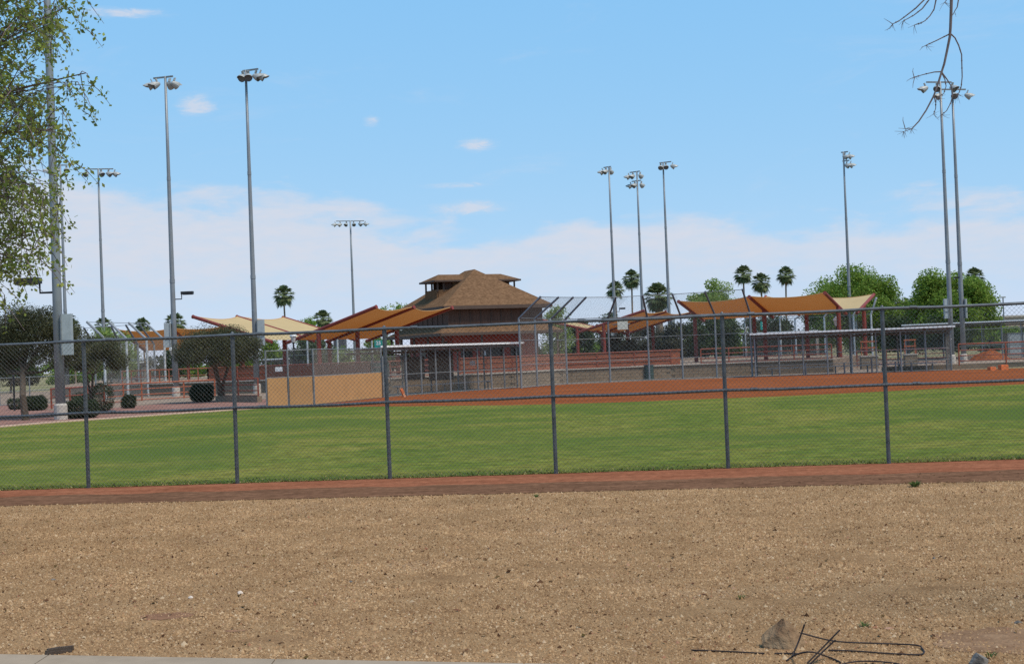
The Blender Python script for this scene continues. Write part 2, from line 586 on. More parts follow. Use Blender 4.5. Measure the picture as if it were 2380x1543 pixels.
def wires(mb, O, U, V, pitch, r):
    """woven wire panel on the parallelogram O, O+U, O+V: two sets of diagonals, slightly apart in depth"""
    O, U, V = Vector(O), Vector(U), Vector(V)
    w, h = U.length, V.length
    u, v = U / w, V / h
    nrm = u.cross(v).normalized()
    for sgn in (1, -1):
        k = -h
        while k < w:
            # line u = k + t (sgn 1) or u = k + h - t, v = t
            t0, t1 = max(0.0, -k), min(h, w - k)
            k0 = k
            k += pitch
            if t1 - t0 < 0.01:
                continue
            if sgn == 1:
                a, b = O + u * (k0 + t0) + v * t0, O + u * (k0 + t1) + v * t1
            else:
                a, b = O + u * (k0 + t0) + v * (h - t0), O + u * (k0 + t1) + v * (h - t1)
            d = (b - a).normalized()
            s = d.cross(nrm)
            off = nrm * (sgn * r * 0.8)
            ring = [nrm * r, s * (0.87 * r) - nrm * (r * 0.5), -s * (0.87 * r) - nrm * (r * 0.5)]
            mb.add([a + off + q for q in ring] + [b + off + q for q in ring], [(0, 1, 4, 3), (1, 2, 5, 4), (2, 0, 3, 5)])
    return mb


# ------------------------------------------------------------------ ground
def kindof(o, k):
    o['kind'] = k
    return o


sheet('ground', [(-1800, -60), (1800, -60), (1800, 3200), (-1800, 3200)], 0.0, GROUNDFAR)

FA, FB = G(206, 1135), G(2066, 1078)


def fence_y(x):
    return FA.y + (FB.y - FA.y) * (x - FA.x) / (FB.x - FA.x)


gA, gB = G(0, 1177), G(2380, 1118)


def track_y(x):
    return gA.y + (gB.y - gA.y) * (x - gA.x) / (gB.x - gA.x)


pA, pB = G(0, 1527), G(990, 1545)


def walk_y(x):
    return pA.y + (pB.y - pA.y) * (x - pA.x) / (pB.x - pA.x)


XL, XR = -45.0, 45.0
sheet('gravel_ground', [(XL, walk_y(XL) - 4), (XR, walk_y(XR) - 4)] + [(XR, track_y(XR) + 1.0), (XL, track_y(XL) + 1.0)], 0.004, GRAVELBED)
edge = wobble([(XL, track_y(XL)), (-9, track_y(-9)), (9, track_y(9)), (XR, track_y(XR))], 0.12, 0.045, 3)
sheet('dirt_track', edge + [(XR, fence_y(XR) + 1.0), (XL, fence_y(XL) + 1.0)], 0.008, TRACK)
# concrete walk along the bottom edge of the gravel: a real slab
mb = MB()
for i in range(-12, 12):
    x0, x1 = i * 1.5, i * 1.5 + 1.492
    y0, y1 = walk_y(x0), walk_y(x1)
    mb.add([(x0, y0 - 1.6, -0.02), (x1, y1 - 1.6, -0.02), (x1, y1, -0.02), (x0, y0, -0.02),
            (x0, y0 - 1.6, 0.022), (x1, y1 - 1.6, 0.022), (x1, y1, 0.022), (x0, y0, 0.022)],
           [(4, 5, 6, 7), (0, 1, 5, 4), (1, 2, 6, 5), (2, 3, 7, 6), (3, 0, 4, 7)])
sheet('dirt_track_edge', edge + list(reversed(wobble([(XL, track_y(XL) + 1.3), (-9, track_y(-9) + 1.35), (9, track_y(9) + 1.5), (XR, track_y(XR) + 1.5)], 0.3, 0.10, 33))), 0.010, TRACKDARK)
for k_, (px, py, rx_, ry_, mm) in enumerate([(2350, 1490, 0.55, 0.40, 'SOIL'), (385, 1433, 0.21, 0.16, 'SOILRED'), (545, 1467, 0.10, 0.04, 'SOILRED')]):
    c_ = G(px, py)
    rg_ = random.Random(60 + k_)
    sheet('soil_patch', [(c_.x + rx_ * math.cos(a_ * 0.2244) * rg_.uniform(0.75, 1.1), c_.y + ry_ * math.sin(a_ * 0.2244) * rg_.uniform(0.75, 1.1)) for a_ in range(28)], 0.0065, {'SOIL': SOIL, 'SOILRED': SOILRED}[mm])
walk = link('pavement', mb.mesh('pavement'), mat('dusty_pavement', (0.30, 0.235, 0.175), 0.95, 0.0, 0.15, 2.5, 0.2, 50, spec=0.0))
kindof(walk, 'structure')

near_edge = wobble([(XL, fence_y(XL) + 0.05), (-10, fence_y(-10) + 0.05), (10, fence_y(10) + 0.05), (XR, fence_y(XR) + 0.05)], 0.10, 0.06, 5)
far_px = [(-700, 1036), (0, 994), (130, 983), (261, 974), (344, 968), (549, 954), (621, 949)]
in_px = [(621, 949), (740, 947), (900, 945), (1190, 942), (1400, 937), (1586, 930), (1800, 922), (2023, 912), (2380, 893), (2900, 868)]
far_edge = [G(*p) for p in far_px + in_px[1:]]
far_edge2 = wobble(far_edge, 0.5, 0.10, 8)
turf = sheet('grass_field', near_edge + [(XR, fence_y(XR))] + list(reversed(far_edge2)), 0.012, TURF)
back_px = [(2900, 838), (2212, 861), (1750, 877), (1509, 885), (1318, 894), (1213, 901), (1153, 905), (945, 920), (888, 925), (731, 942), (621, 948)]
infield = sheet('infield_dirt', [G(*p) - Vector((0, 0.6, 0)) for p in in_px] + [G(*p) + Vector((0, 0.4, 0)) for p in back_px], 0.008, INFIELD)
mul_l = [G(*p) - Vector((0, 0.3, 0)) for p in far_px]
sheet('mulch_bed', mul_l + [G(620, 925), G(500, 926), G(243, 938), G(-700, 950)], 0.008, MULCH)
sheet('plaza', [G(*p) + Vector((0, 0.3, 0)) for p in back_px[1:]] + [G(-300, 948), (-70, 140), (55, 140), (45, 90)], 0.004, PLAZA)
# concrete mow strip between turf and mulch
mb = MB()
for a, b in zip(far_edge[:6], far_edge[1:7]):
    d = (b - a).normalized()
    nrm = Vector((-d.y, d.x, 0))
    q = [a, b, b + nrm * 0.45, a + nrm * 0.45]
    mb.add([p for p in q] + [p + Vector((0, 0, 0.05)) for p in q], [(4, 5, 6, 7), (0, 1, 5, 4), (1, 2, 6, 5), (2, 3, 7, 6), (3, 0, 4, 7)])
kindof(link('kerb', mb.mesh('kerb'), KERB), 'structure')
# path behind the mulch
sheet('path', [G(160, 957), G(227, 951), G(360, 940), G(488, 932), G(620, 928), G(620, 922), G(428, 926), G(243, 940), G(100, 952)], 0.014, PLAZA)


# loose gravel stones
def gravel():
    rg = RNG
    n = 400000
    yy = np.sqrt(rg.uniform(7.6 ** 2, 19.6 ** 2, n))
    xx = rg.uniform(-1, 1, n) * yy * 0.44
    ty = track_y(0) + (track_y(1) - track_y(0)) * xx
    wy = walk_y(0) + (walk_y(1) - walk_y(0)) * xx
    keep = (yy < ty + rg.normal(0, 0.07, n)) & (yy > wy + 0.03)
    # wheel-worn streak of bare earth
    sp = [G(*p) for p in [(1380, 1447), (1700, 1408), (2050, 1378), (2500, 1338)]]
    sx, sy = np.array([p.x for p in sp]), np.array([p.y for p in sp])
    cy = np.interp(xx, sx, sy)
    wd = np.interp(xx, [sx[0], sx[1], sx[3]], [0.05, 0.26, 0.20])
    q_ = np.abs(yy - cy + 0.05 * np.sin(xx * 7.0)) / (wd * (1.1 + 0.35 * np.sin(xx * 5.0 + 1)))
    keep &= ~((xx > sx[0]) & (q_ < 1) & (rg.random(n) < 0.97 * (1 - q_ ** 2) * (0.85 + 0.15 * np.sin(xx * 3.1 + yy * 9))))
    for (px, py, rx, ry) in [(385, 1433, 0.24, 0.22), (2330, 1488, 0.45, 0.42), (2010, 1300, 0.5, 0.4), (1050, 1345, 0.5, 0.4), (1340, 1318, 0.6, 0.3), (640, 1490, 0.3, 0.25)]:
        c = G(px, py)
        e_ = ((xx - c.x) / rx) ** 2 + ((yy - c.y) / ry) ** 2
        keep &= ~((e_ < 1) & (rg.random(n) < 0.9 * (1 - e_)))
    xx, yy = xx[keep], yy[keep]
    n = len(xx)
    s = 0.0062 * np.exp(rg.normal(0, 0.42, n))
    s = np.where(rg.random(n) < 0.012, s * 2.1, s)
    s = np.clip(s, 0.003, 0.028)
    ang = rg.uniform(0, 6.28, n)
    base = np.array([[1, 0, -0.15], [0.1, 0.8, -0.15], [-0.95, 0.1, -0.15], [-0.1, -0.75, -0.15], [0.05, 0.05, 0.75]])
    v = base[None] * (1 + rg.uniform(-0.35, 0.35, (n, 5, 3)))
    v = v * s[:, None, None]
    c, sn = np.cos(ang)[:, None], np.sin(ang)[:, None]
    X = v[:, :, 0] * c - v[:, :, 1] * sn
    Y = v[:, :, 0] * sn + v[:, :, 1] * c
    V = np.stack([X + xx[:, None], Y + yy[:, None], v[:, :, 2] + 0.006], -1).reshape(-1, 3)
    f = np.array([[0, 1, 4], [1, 2, 4], [2, 3, 4], [3, 0, 4]])
    F = (np.arange(n)[:, None, None] * 5 + f[None]).reshape(-1, 3)
    o = link('gravel', mesh_np('gravel', V, F), STONE)
    o['kind'] = 'stuff'
    o['label'] = 'loose tan crushed stone spread over the foreground ground'


gravel()


def shade_flecks():  # dark brown flecks painted in for the tiny shadows on the gravel
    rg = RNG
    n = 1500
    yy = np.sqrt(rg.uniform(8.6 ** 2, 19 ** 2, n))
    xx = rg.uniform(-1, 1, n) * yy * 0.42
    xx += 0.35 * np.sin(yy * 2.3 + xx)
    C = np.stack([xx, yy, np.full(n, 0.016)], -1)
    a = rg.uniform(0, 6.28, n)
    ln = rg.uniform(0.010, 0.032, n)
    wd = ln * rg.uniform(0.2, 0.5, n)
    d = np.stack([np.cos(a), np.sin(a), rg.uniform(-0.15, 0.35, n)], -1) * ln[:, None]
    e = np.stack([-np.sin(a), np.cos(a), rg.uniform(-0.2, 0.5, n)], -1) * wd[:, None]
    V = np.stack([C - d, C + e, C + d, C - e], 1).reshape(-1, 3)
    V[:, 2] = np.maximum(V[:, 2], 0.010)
    o = link('shadow_flecks', mesh_np('shadow_flecks', V, np.arange(n * 4).reshape(-1, 4)), mat('shadow_fleck_brown', (0.085, 0.045, 0.022), 0.9, 0, 0.3, 8, island=0.6, spec=0.0))
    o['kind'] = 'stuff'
    o['label'] = 'small dark brown flecks strewn over the gravel, standing in for tiny shadows'


shade_flecks()


def blades():
    rg = RNG
    n = 7000
    d = rg.uniform(0, 1, n) ** 3 * 0.8
    xx = rg.uniform(-14.5, 14.5, n)
    yy = fence_y(0) + (fence_y(1) - fence_y(0)) * xx + 0.02 + d
    h = rg.uniform(0.012, 0.032, n)
    w = rg.uniform(0.006, 0.014, n)
    a = rg.uniform(0, 6.28, n)
    lx, ly = rg.normal(0, 0.02, n), rg.normal(0, 0.02, n)
    ca, sa = np.cos(a) * w, np.sin(a) * w
    V = np.empty((n, 3, 3))
    V[:, 0] = np.stack([xx - ca, yy - sa, np.full(n, 0.011)], -1)
    V[:, 1] = np.stack([xx + ca, yy + sa, np.full(n, 0.011)], -1)
    V[:, 2] = np.stack([xx + lx, yy + ly, 0.012 + h], -1)
    o = link('grass', mesh_np('grass', V.reshape(-1, 3), np.arange(n * 3).reshape(-1, 3)), BLADE)
    o['kind'] = 'stuff'
    o['label'] = 'short mown grass blades along the near side of the field'


blades()


# ------------------------------------------------------------------ near chain-link fence
def near_fence():
    px = [(206, 1135), (557, 1122), (914, 1106), (1290, 1095), (1688, 1087), (2066, 1078)]
    bases = [G(*p) for p in px]
    for b in bases:
        b.y = fence_y(b.x)
    step = (bases[5] - bases[0]) / 5
    bases = [bases[0] - step] + bases + [bases[5] + step, bases[5] + 2 * step]
    root = thing('chain_link_fence', 'tall grey chain link fence between the dirt strip and the grass field', 'fence', bases[0])
    H, MID = 2.27, 1.16
    for i, b in enumerate(bases):
        m = MB()
        lean = Vector((random.uniform(-0.006, 0.006), 0, 0))
        m.tube([b - Vector((0, 0, 0.06)), b + lean + Vector((0, 0, H - 0.02))], 0.031, 10)
        p = part('post', m, FENCEGREY, root, smooth=False)
        c = MB()
        c.lathe(b + lean, [(H - 0.07, 0.034), (H - 0.02, 0.034), (H + 0.03, 0.026), (H + 0.05, 0.010)], 10)
        part('post_cap', c, FENCEGREY, p)
        k = MB()
        k.lathe(b + Vector((0, 0, MID)), [(-0.035, 0.036), (0.035, 0.036)], 10)
        part('rail_clamp', k, FENCEGREY, p)
    for nm, z, r in (('top_rail', H, 0.023), ('middle_rail', MID, 0.022)):
        m = MB()
        pts = []
        for i in range(len(bases) - 1):
            for t in (0, 0.33, 0.66):
                sag = -0.012 * math.sin(math.pi * t) + random.uniform(-0.003, 0.003)
                pts.append(bases[i].lerp(bases[i + 1], t) + Vector((0, -0.03, z + sag)))
        pts.append(bases[-1] + Vector((0, -0.03, z)))
        m.tube(pts, r, 8)
        rail = part(nm, m, FENCEGREY, root)
        for i in range(len(bases) - 1):
            k = MB()
            c = bases[i].lerp(bases[i + 1], 0.18) + Vector((0, -0.03, z))
            dv = (bases[i + 1] - bases[i]).normalized() * 0.05
            k.tube([c - dv, c + dv], r + 0.004, 8)
            part('rail_sleeve', k, FENCEGREY, rail)
    L_ = step.length
    m = MB()
    wires(m, (0, 0, 0.03), (L_, 0, 0), (0, 0, H - 0.04), 0.066, 0.0017)
    me = m.mesh('wire_mesh')
    me.materials.append(WIRE)
    rz = math.atan2(step.y, step.x)
    for i in range(len(bases) - 1):
        o = bpy.data.objects.new('wire_mesh', me)
        COL.objects.link(o)
        o.parent = root
        o.location = bases[i] - bases[0] + Vector((0, -0.058, 0))
        o.rotation_euler.z = rz
        o.scale.x = (bases[i + 1] - bases[i]).length / L_


near_fence()


# ------------------------------------------------------------------ floodlight poles
def lamp_mesh():
    prof = [(0.0, 0.06), (0.03, 0.11), (0.15, 0.17), (0.30, 0.225), (0.46, 0.26)]
    n = 12
    m = MB()
    m.tube([(x, 0, 0) for x, r in prof], [r for x, r in prof], n, cap=False)
    m.add([(0, 0.07 * math.cos(a), 0.07 * math.sin(a)) for a in [2 * math.pi * k / n for k in range(n)]], [tuple(range(n))])
    # hood over the upper half of the mouth
    a_ = [math.pi * k / 8 for k in range(9)]
    p0 = [(0.44, 0.262 * math.cos(a), 0.262 * math.sin(a)) for a in a_]
    p1 = [(0.44 + 0.30 * math.sin(a) ** 0.7, 0.265 * math.cos(a), 0.265 * math.sin(a) - 0.02) for a in a_]
    m.add(p0 + p1, [(k, k + 1, 10 + k, 9 + k) for k in range(8)])
    # mounting yoke
    m.box((0.12, 0, 0.27), (0.07, 0.16, 0.22))
    me = m.mesh('floodlight')
    me.materials.append(LAMPGREY)
    g = MB()
    g.tube([(0.40, 0, 0), (0.415, 0, 0)], 0.238, n)
    ge = g.mesh('lens')
    ge.materials.append(LENS)
    return me, ge


LAMPM, LENSM = lamp_mesh()


def light_pole(px, py, d, rows, label, arm_dir=(1, 0), r0=0.19, r1=0.075, cabinets=(), flood=None, zbase=0.0, arm_half=None):
    """rows: list of (drop below top, [(offset along arm, aim azimuth deg clockwise from +Y)])"""
    top = P(px, py, d)
    base = Vector((top.x, top.y, zbase))
    root = thing('floodlight_pole', label, 'light pole', base, 'floodlight poles around the ball fields')
    m = MB()
    h = top.z - zbase
    zs = [0, 0.25, 0.5, 0.75, 1]
    m.tube([base + Vector((0, 0, h * t - (0.3 if t == 0 else 0))) for t in zs], [r0 + (r1 - r0) * t for t in zs], 12)
    pole = part('pole', m, GALV, root, smooth=True)
    c = MB()
    c.lathe(base, [(-0.2, r0 * 1.35), (0.55, r0 * 1.3), (0.62, r0 * 1.05)], 14)
    part('footing', c, CONC, root)
    for t in (0.36, 0.68):
        k = MB()
        rr = r0 + (r1 - r0) * t
        k.lathe(base + Vector((0, 0, h * t)), [(-0.12, rr * 1.12), (0.12, rr * 1.10)], 12)
        part('joint_band', k, GALV, pole)
    ad = Vector((arm_dir[0], arm_dir[1], 0)).normalized()
    for drop, lamps in rows:
        zc = top + Vector((0, 0, -drop - 0.05))
        lo, hi = min([o for o, a in lamps] + [0]), max([o for o, a in lamps] + [0])
        m = MB()
        m.beam(zc + ad * (lo - 0.12), zc + ad * (hi + 0.12), 0.09, 0.10)
        arm = part('crossarm', m, POSTGREY, root)
        for off, az in lamps:
            o = link('floodlight', LAMPM)
            o.parent = root
            a = R(az)
            dirv = Vector((math.sin(a), math.cos(a), 0))
            o.location = zc + ad * off - base + Vector((0, 0, -0.36)) + dirv * 0.02
            o.rotation_euler = Euler((0, R(24), R(90) - a), 'XYZ')
            g = link('lens', LENSM)
            g.parent = o
    for z, w, hh, side in cabinets:
        k = MB()
        k.box(base + Vector((side * (r0 + w / 2 - 0.03), -0.12, z + hh / 2)), (w, 0.3, hh))
        cb = part('service_cabinet', k, BOXGREY, root)
        q = MB()
        q.box(base + Vector((side * (r0 + w / 2 - 0.03), -0.29, z + hh * 0.36)), (w + 0.02, 0.04, 0.02))
        q.box(base + Vector((side * (r0 + 0.01), -0.285, z + hh / 2)), (0.03, 0.03, hh))
        part('cabinet_seam', q, POSTGREY, cb)
    if flood:
        z, side, fs = flood if len(flood) == 3 else (*flood, 1.0)
        k = MB()
        q = base + Vector((side * r0, 0, z))
        k.tube([q - Vector((side * 0.1, 0, 0)), q + Vector((side * 0.45 * fs, 0, 0)), q + Vector((side * 0.46 * fs, 0, 0.45 * fs))], 0.045 * fs, 6)
        part('area_light_bracket', k, BLACK, root)
        k = MB()
        k.box(q + Vector((side * 0.90 * fs, 0, 0.47 * fs)), (0.95 * fs, 0.42 * fs, 0.22 * fs))
        k.box(q + Vector((side * 0.95 * fs, 0, 0.34 * fs)), (0.75 * fs, 0.36 * fs, 0.04 * fs))
        part('area_light', k, BLACK, root)


# distances follow from the visible foot where it shows, otherwise from the common 20 m pole height
light_pole(384, 178, 89, [(0, [(-0.72, 262), (-0.38, 240), (0.15, 20), (0.42, 40)])], 'galvanised floodlight pole rising beside the small trees, with a dark area light on its right', (0.95, -0.3), cabinets=((3.1, 0.4, 1.5, -1),), flood=(6.1, 1, 0.8))
light_pole(571, 163, 88.6, [(0, [(-0.1, 195), (0.18, 170), (0.5, 110), (0.8, 88)])], 'tallest floodlight pole, standing in front of the cream shade canopy', (0.9, -0.4), cabinets=((3.0, 0.45, 1.6, 1),))
light_pole(228, 392, 128, [(0, [(-0.9, 195), (0.15, 140), (0.7, 110), (1.2, 85)])], 'slim distant floodlight pole with four lamps over the left backstop', (0.97, 0.2))
light_pole(140, 383, 125, [(0, [(-0.75, 250), (-0.1, 200), (0.5, 160)])], 'distant floodlight pole half hidden behind the tree leaves and the thick pole', (0.97, 0.2))
light_pole(814, 513, 185, [(0, [(-1.75, 262), (-1.1, 240), (-0.4, 200), (0.4, 165), (1.05, 120), (1.7, 95)])], 'farthest floodlight pole carrying six lamps on one long crossarm', (0.97, 0.24), r0=0.22, r1=0.10)
light_pole(1415, 387, 141, [(0, [(-0.55, 265), (-0.15, 235), (0.15, 20)])], 'floodlight pole with lamps aimed left, right beside the white number board', (0.7, -0.7), cabinets=((3.2, 0.3, 1.5, -1),), flood=(5.7, 1, 0.65))
light_pole(1480, 398, 145, [(0, [(-0.75, 265), (-0.3, 230), (0.25, 40)]), (0.95, [(-0.55, 265), (-0.1, 230), (0.35, 40)])], 'floodlight pole with two stacked rows of lamps above the middle of the backstop', (0.75, -0.65))
light_pole(1541, 377, 139, [(0, [(-0.25, 190), (0.25, 180), (0.75, 95)])], 'floodlight pole with lamps aimed right, next to the stout palm', (0.85, -0.5), cabinets=((3.2, 0.35, 1.5, 1),))
light_pole(1960, 353, 136, [(0, [(-0.1, 120), (0.35, 95)]), (0.85, [(0.05, 120), (0.45, 95)])], 'floodlight pole with two stacked rows of lamps against the broad green tree', (0.8, -0.6), cabinets=((2.6, 0.4, 1.7, 1),))
light_pole(2185, 190, 101, [(0, [(-0.95, 268), (-0.25, 200), (0.75, 150)])], 'floodlight pole behind the hanging bare twig, with its cabinet on the left', (0.97, 0.2), cabinets=((3.2, 0.3, 1.4, -1),), flood=(5.9, 1, 0.42))
light_pole(2213, 207, 103, [(0, [(-0.8, 250), (0.1, 190), (0.95, 92)])], 'floodlight pole rising through the right edge of the round tree, lamp aimed right', (0.97, 0.2), cabinets=((3.2, 0.16, 1.4, 1),))
light_pole(101, -260, 54, [(0, [(-0.9, 262), (-0.3, 200), (0.3, 160), (0.9, 100)])], 'thick near floodlight pole with two grey cabinets, standing in red mulch', (1, 0), r0=0.19, r1=0.115, cabinets=((2.45, 0.40, 1.55, 1),), flood=(4.85, -1))


# ------------------------------------------------------------------ backstops (tall chain link behind home plate)
def backstop(name, label, posts, ztop, tips, mats, wire_p=(0.10, 0.0026), zrails=(0.05, 1.15, 2.45), z0=0.0, r=0.055, hang=99):
    root = thing(name, label, 'backstop', Vector((posts[0].x, posts[0].y, z0)))
    vm, am = mats
    for b, t in zip(posts, tips):
        m = MB()
        p0 = Vector((b.x, b.y, z0 - 0.1))
        p1 = Vector((b.x, b.y, ztop))
        m.tube([p0, p1], r, 8)
        po = part('post', m, vm, root)
        if t is not None:
            k = MB()
            k.tube([p1 - Vector((0, 0, 0.03)), t], r * 1.05, 8)
            part('overhang_arm', k, am, po)
    for i, (a, b) in enumerate(zip(posts[:-1], posts[1:])):
        a0, b0 = Vector((a.x, a.y, z0)), Vector((b.x, b.y, z0))
        m = MB()
        wires(m, a0 + Vector((0, 0, 0.05)), b0 - a0, (0, 0, ztop - z0 - 0.08), *wire_p)
        part('wire_mesh', m, WIREFAR, root)
        for z in list(zrails) + [ztop - z0]:
            k = MB()
            k.tube([a0 + Vector((0, 0, z)), b0 + Vector((0, 0, z))], 0.021, 6)
            part('rail', k, POSTGREY, root)
        if tips[i] is not None and tips[i + 1] is not None:
            A, B = Vector((a.x, a.y, ztop)), Vector((b.x, b.y, ztop))
            if i < hang:
                m = MB()
                wires(m, A, B - A, tips[i] - A, *wire_p)
                part('overhang_mesh', m, WIREFAR, root)
            k = MB()
            k.tube([tips[i] - (tips[i] - A) * 0.02, tips[i + 1] - (tips[i + 1] - B) * 0.02], 0.018, 6)
            part('overhang_rail', k, POSTGREY, root)
    return root


def at(px, d, py=None):
    return P(px, yh(px) if py is None else py, d)


bs = [(1209, 75.5), (1246, 77.5), (1283, 79.5), (1316, 81.5), (1416, 82.5), (1507, 83.5), (1585, 83.3), (1664, 83.0), (1746, 82.2)]
bposts = [Vector((at(p, d).x, d, 0)) for p, d in bs]
ZB = 3.74
tip_px = [(1257, 689), (1299, 690), (1333, 690), (1363, 690), (1432, 690), (1493, 686), (1562, 683), (1638, 678), (1725, 672)]
dd = [-0.15, -0.2, -0.3, -0.5, -1.0, -1.3, -1.1, -1.0, -0.8]
btips = []
for b, tp, dy in zip(bposts, tip_px, dd):
    q = P(tp[0], tp[1], b.y + dy)
    btips.append(Vector((q.x, q.y, q.z)))
backstop('backstop', 'tall chain link backstop with overhanging arms behind the red infield', bposts, ZB, btips, (GALV, ARMGREY), zrails=(0.05, 1.25, 2.55))

lb = [(244, 86), (296, 90), (343, 94), (384, 98)]
lposts = [Vector((at(p, d).x, d, 0)) for p, d in lb]
ltips = [P(202, 748, 86.5), P(254, 749, 90.5), P(299, 750, 94.5), P(338, 750, 98.5)]
backstop('backstop', 'leaning-armed backstop of the neighbouring field beyond the orange railing', lposts, 3.8, ltips, (WHITEPIPE, GALV), r=0.078, wire_p=(0.12, 0.0026), hang=0)
lb2 = [(222, 104), (282, 104), (322, 106), (360, 108)]
l2posts = [Vector((at(p, d).x, d, 0)) for p, d in lb2]
l2tips = [P(195, 762, 103), P(258, 758, 103), P(292, 755, 105), P(322, 752, 107)]
backstop('backstop', 'second row of leaning arms on the far side of the neighbouring backstop', l2posts, 3.7, l2tips, (GALV, ARMGREY), r=0.07, wire_p=(0.16, 0.0026), hang=0)
rb = [(668, 116), (716, 114), (786, 112), (866, 111)]
rposts = [Vector((at(p, d).x, d, 0)) for p, d in rb]
backstop('backstop', 'bent white posts of a far backstop below the cream canopy', rposts, 3.75, [P(678, 775, 116), P(728, 776, 114), P(798, 776, 112), P(878, 776, 111)], (WHITEPIPE, WHITEPIPE), wire_p=(0.16, 0.004), r=0.075)
rb = [(1733, 128), (1778, 126), (1815, 124), (1850, 122), (1918, 119), (1986, 117), (2027, 116)]
rposts = [Vector((at(p, d).x, d, 0)) for p, d in rb]
backstop('backstop', 'bent white posts of a far backstop below the large orange canopy', rposts, 4.0, [P(1737, 737, 127.5), P(1784, 736, 125.5), P(1820, 735, 123.5), P(1862, 733, 121.5), P(1925, 724, 118.5), P(1994, 712, 116.5), P(2037, 692, 115.5)], (WHITEPIPE, WHITEPIPE), wire_p=(0.16, 0.004), r=0.075)


# ------------------------------------------------------------------ straight chain link runs, dugouts
def chain_run(name, label, pts, h, wire_p=(0.09, 0.003), rails=(1.2,), r=0.04, spacing=None, pads=None, pm=POSTGREY, cat='fence'):
    root = thing(name, label, cat, Vector((pts[0].x, pts[0].y, 0)))
    allp = []
    for a, b in zip(pts[:-1], pts[1:]):
        n = max(1, round((b - a).length / spacing)) if spacing else 1
        allp += [a.lerp(b, i / n) for i in range(n)]
    allp.append(pts[-1])
    for p in allp:
        m = MB()
        m.tube([Vector((p.x, p.y, -0.1)), Vector((p.x, p.y, h + 0.04))], r, 8)
        part('post', m, pm, root)
    for i, (a, b) in enumerate(zip(allp[:-1], allp[1:])):
        a0, b0 = Vector((a.x, a.y, 0)), Vector((b.x, b.y, 0))
        for z in list(rails) + [h, 0.06]:
            m = MB()
            m.tube([a0 + Vector((0, 0, z)), b0 + Vector((0, 0, z))], 0.022, 6)
            part('rail', m, pm, root)
        m = MB()
        wires(m, a0 + Vector((0, 0, 0.06)), b0 - a0, (0, 0, h - 0.1), *wire_p)
        part('wire_mesh', m, WIREFAR, root)
        if pads:
            d = (b0 - a0).normalized()
            m = MB()
            q0, q1 = a0 + d * 0.05, b0 - d * 0.05
            off = Vector((0, -0.05, 0))
            m.beam(q0 + off + Vector((0, 0, pads / 2 + 0.03)), q1 + off + Vector((0, 0, pads / 2 + 0.03)), 0.03, pads)
            part('padding_panel', m, TANPAD, root)
    return root


def gp(px, py):
    q = G(px, py)
    return Vector((q.x, q.y, 0))


chain_run('bullpen_fence', 'chain link bullpen enclosure with tan padding panels along its lower half', [gp(621, 946), gp(672, 943.5), gp(731, 941), gp(889, 924)], 2.36, rails=(1.22,), pads=1.18)
chain_run('gate_fence', 'narrow chain link gate section between the tan panels and the dugout', [gp(892, 924), gp(944, 919.5)], 1.95, rails=(1.05,), r=0.05)


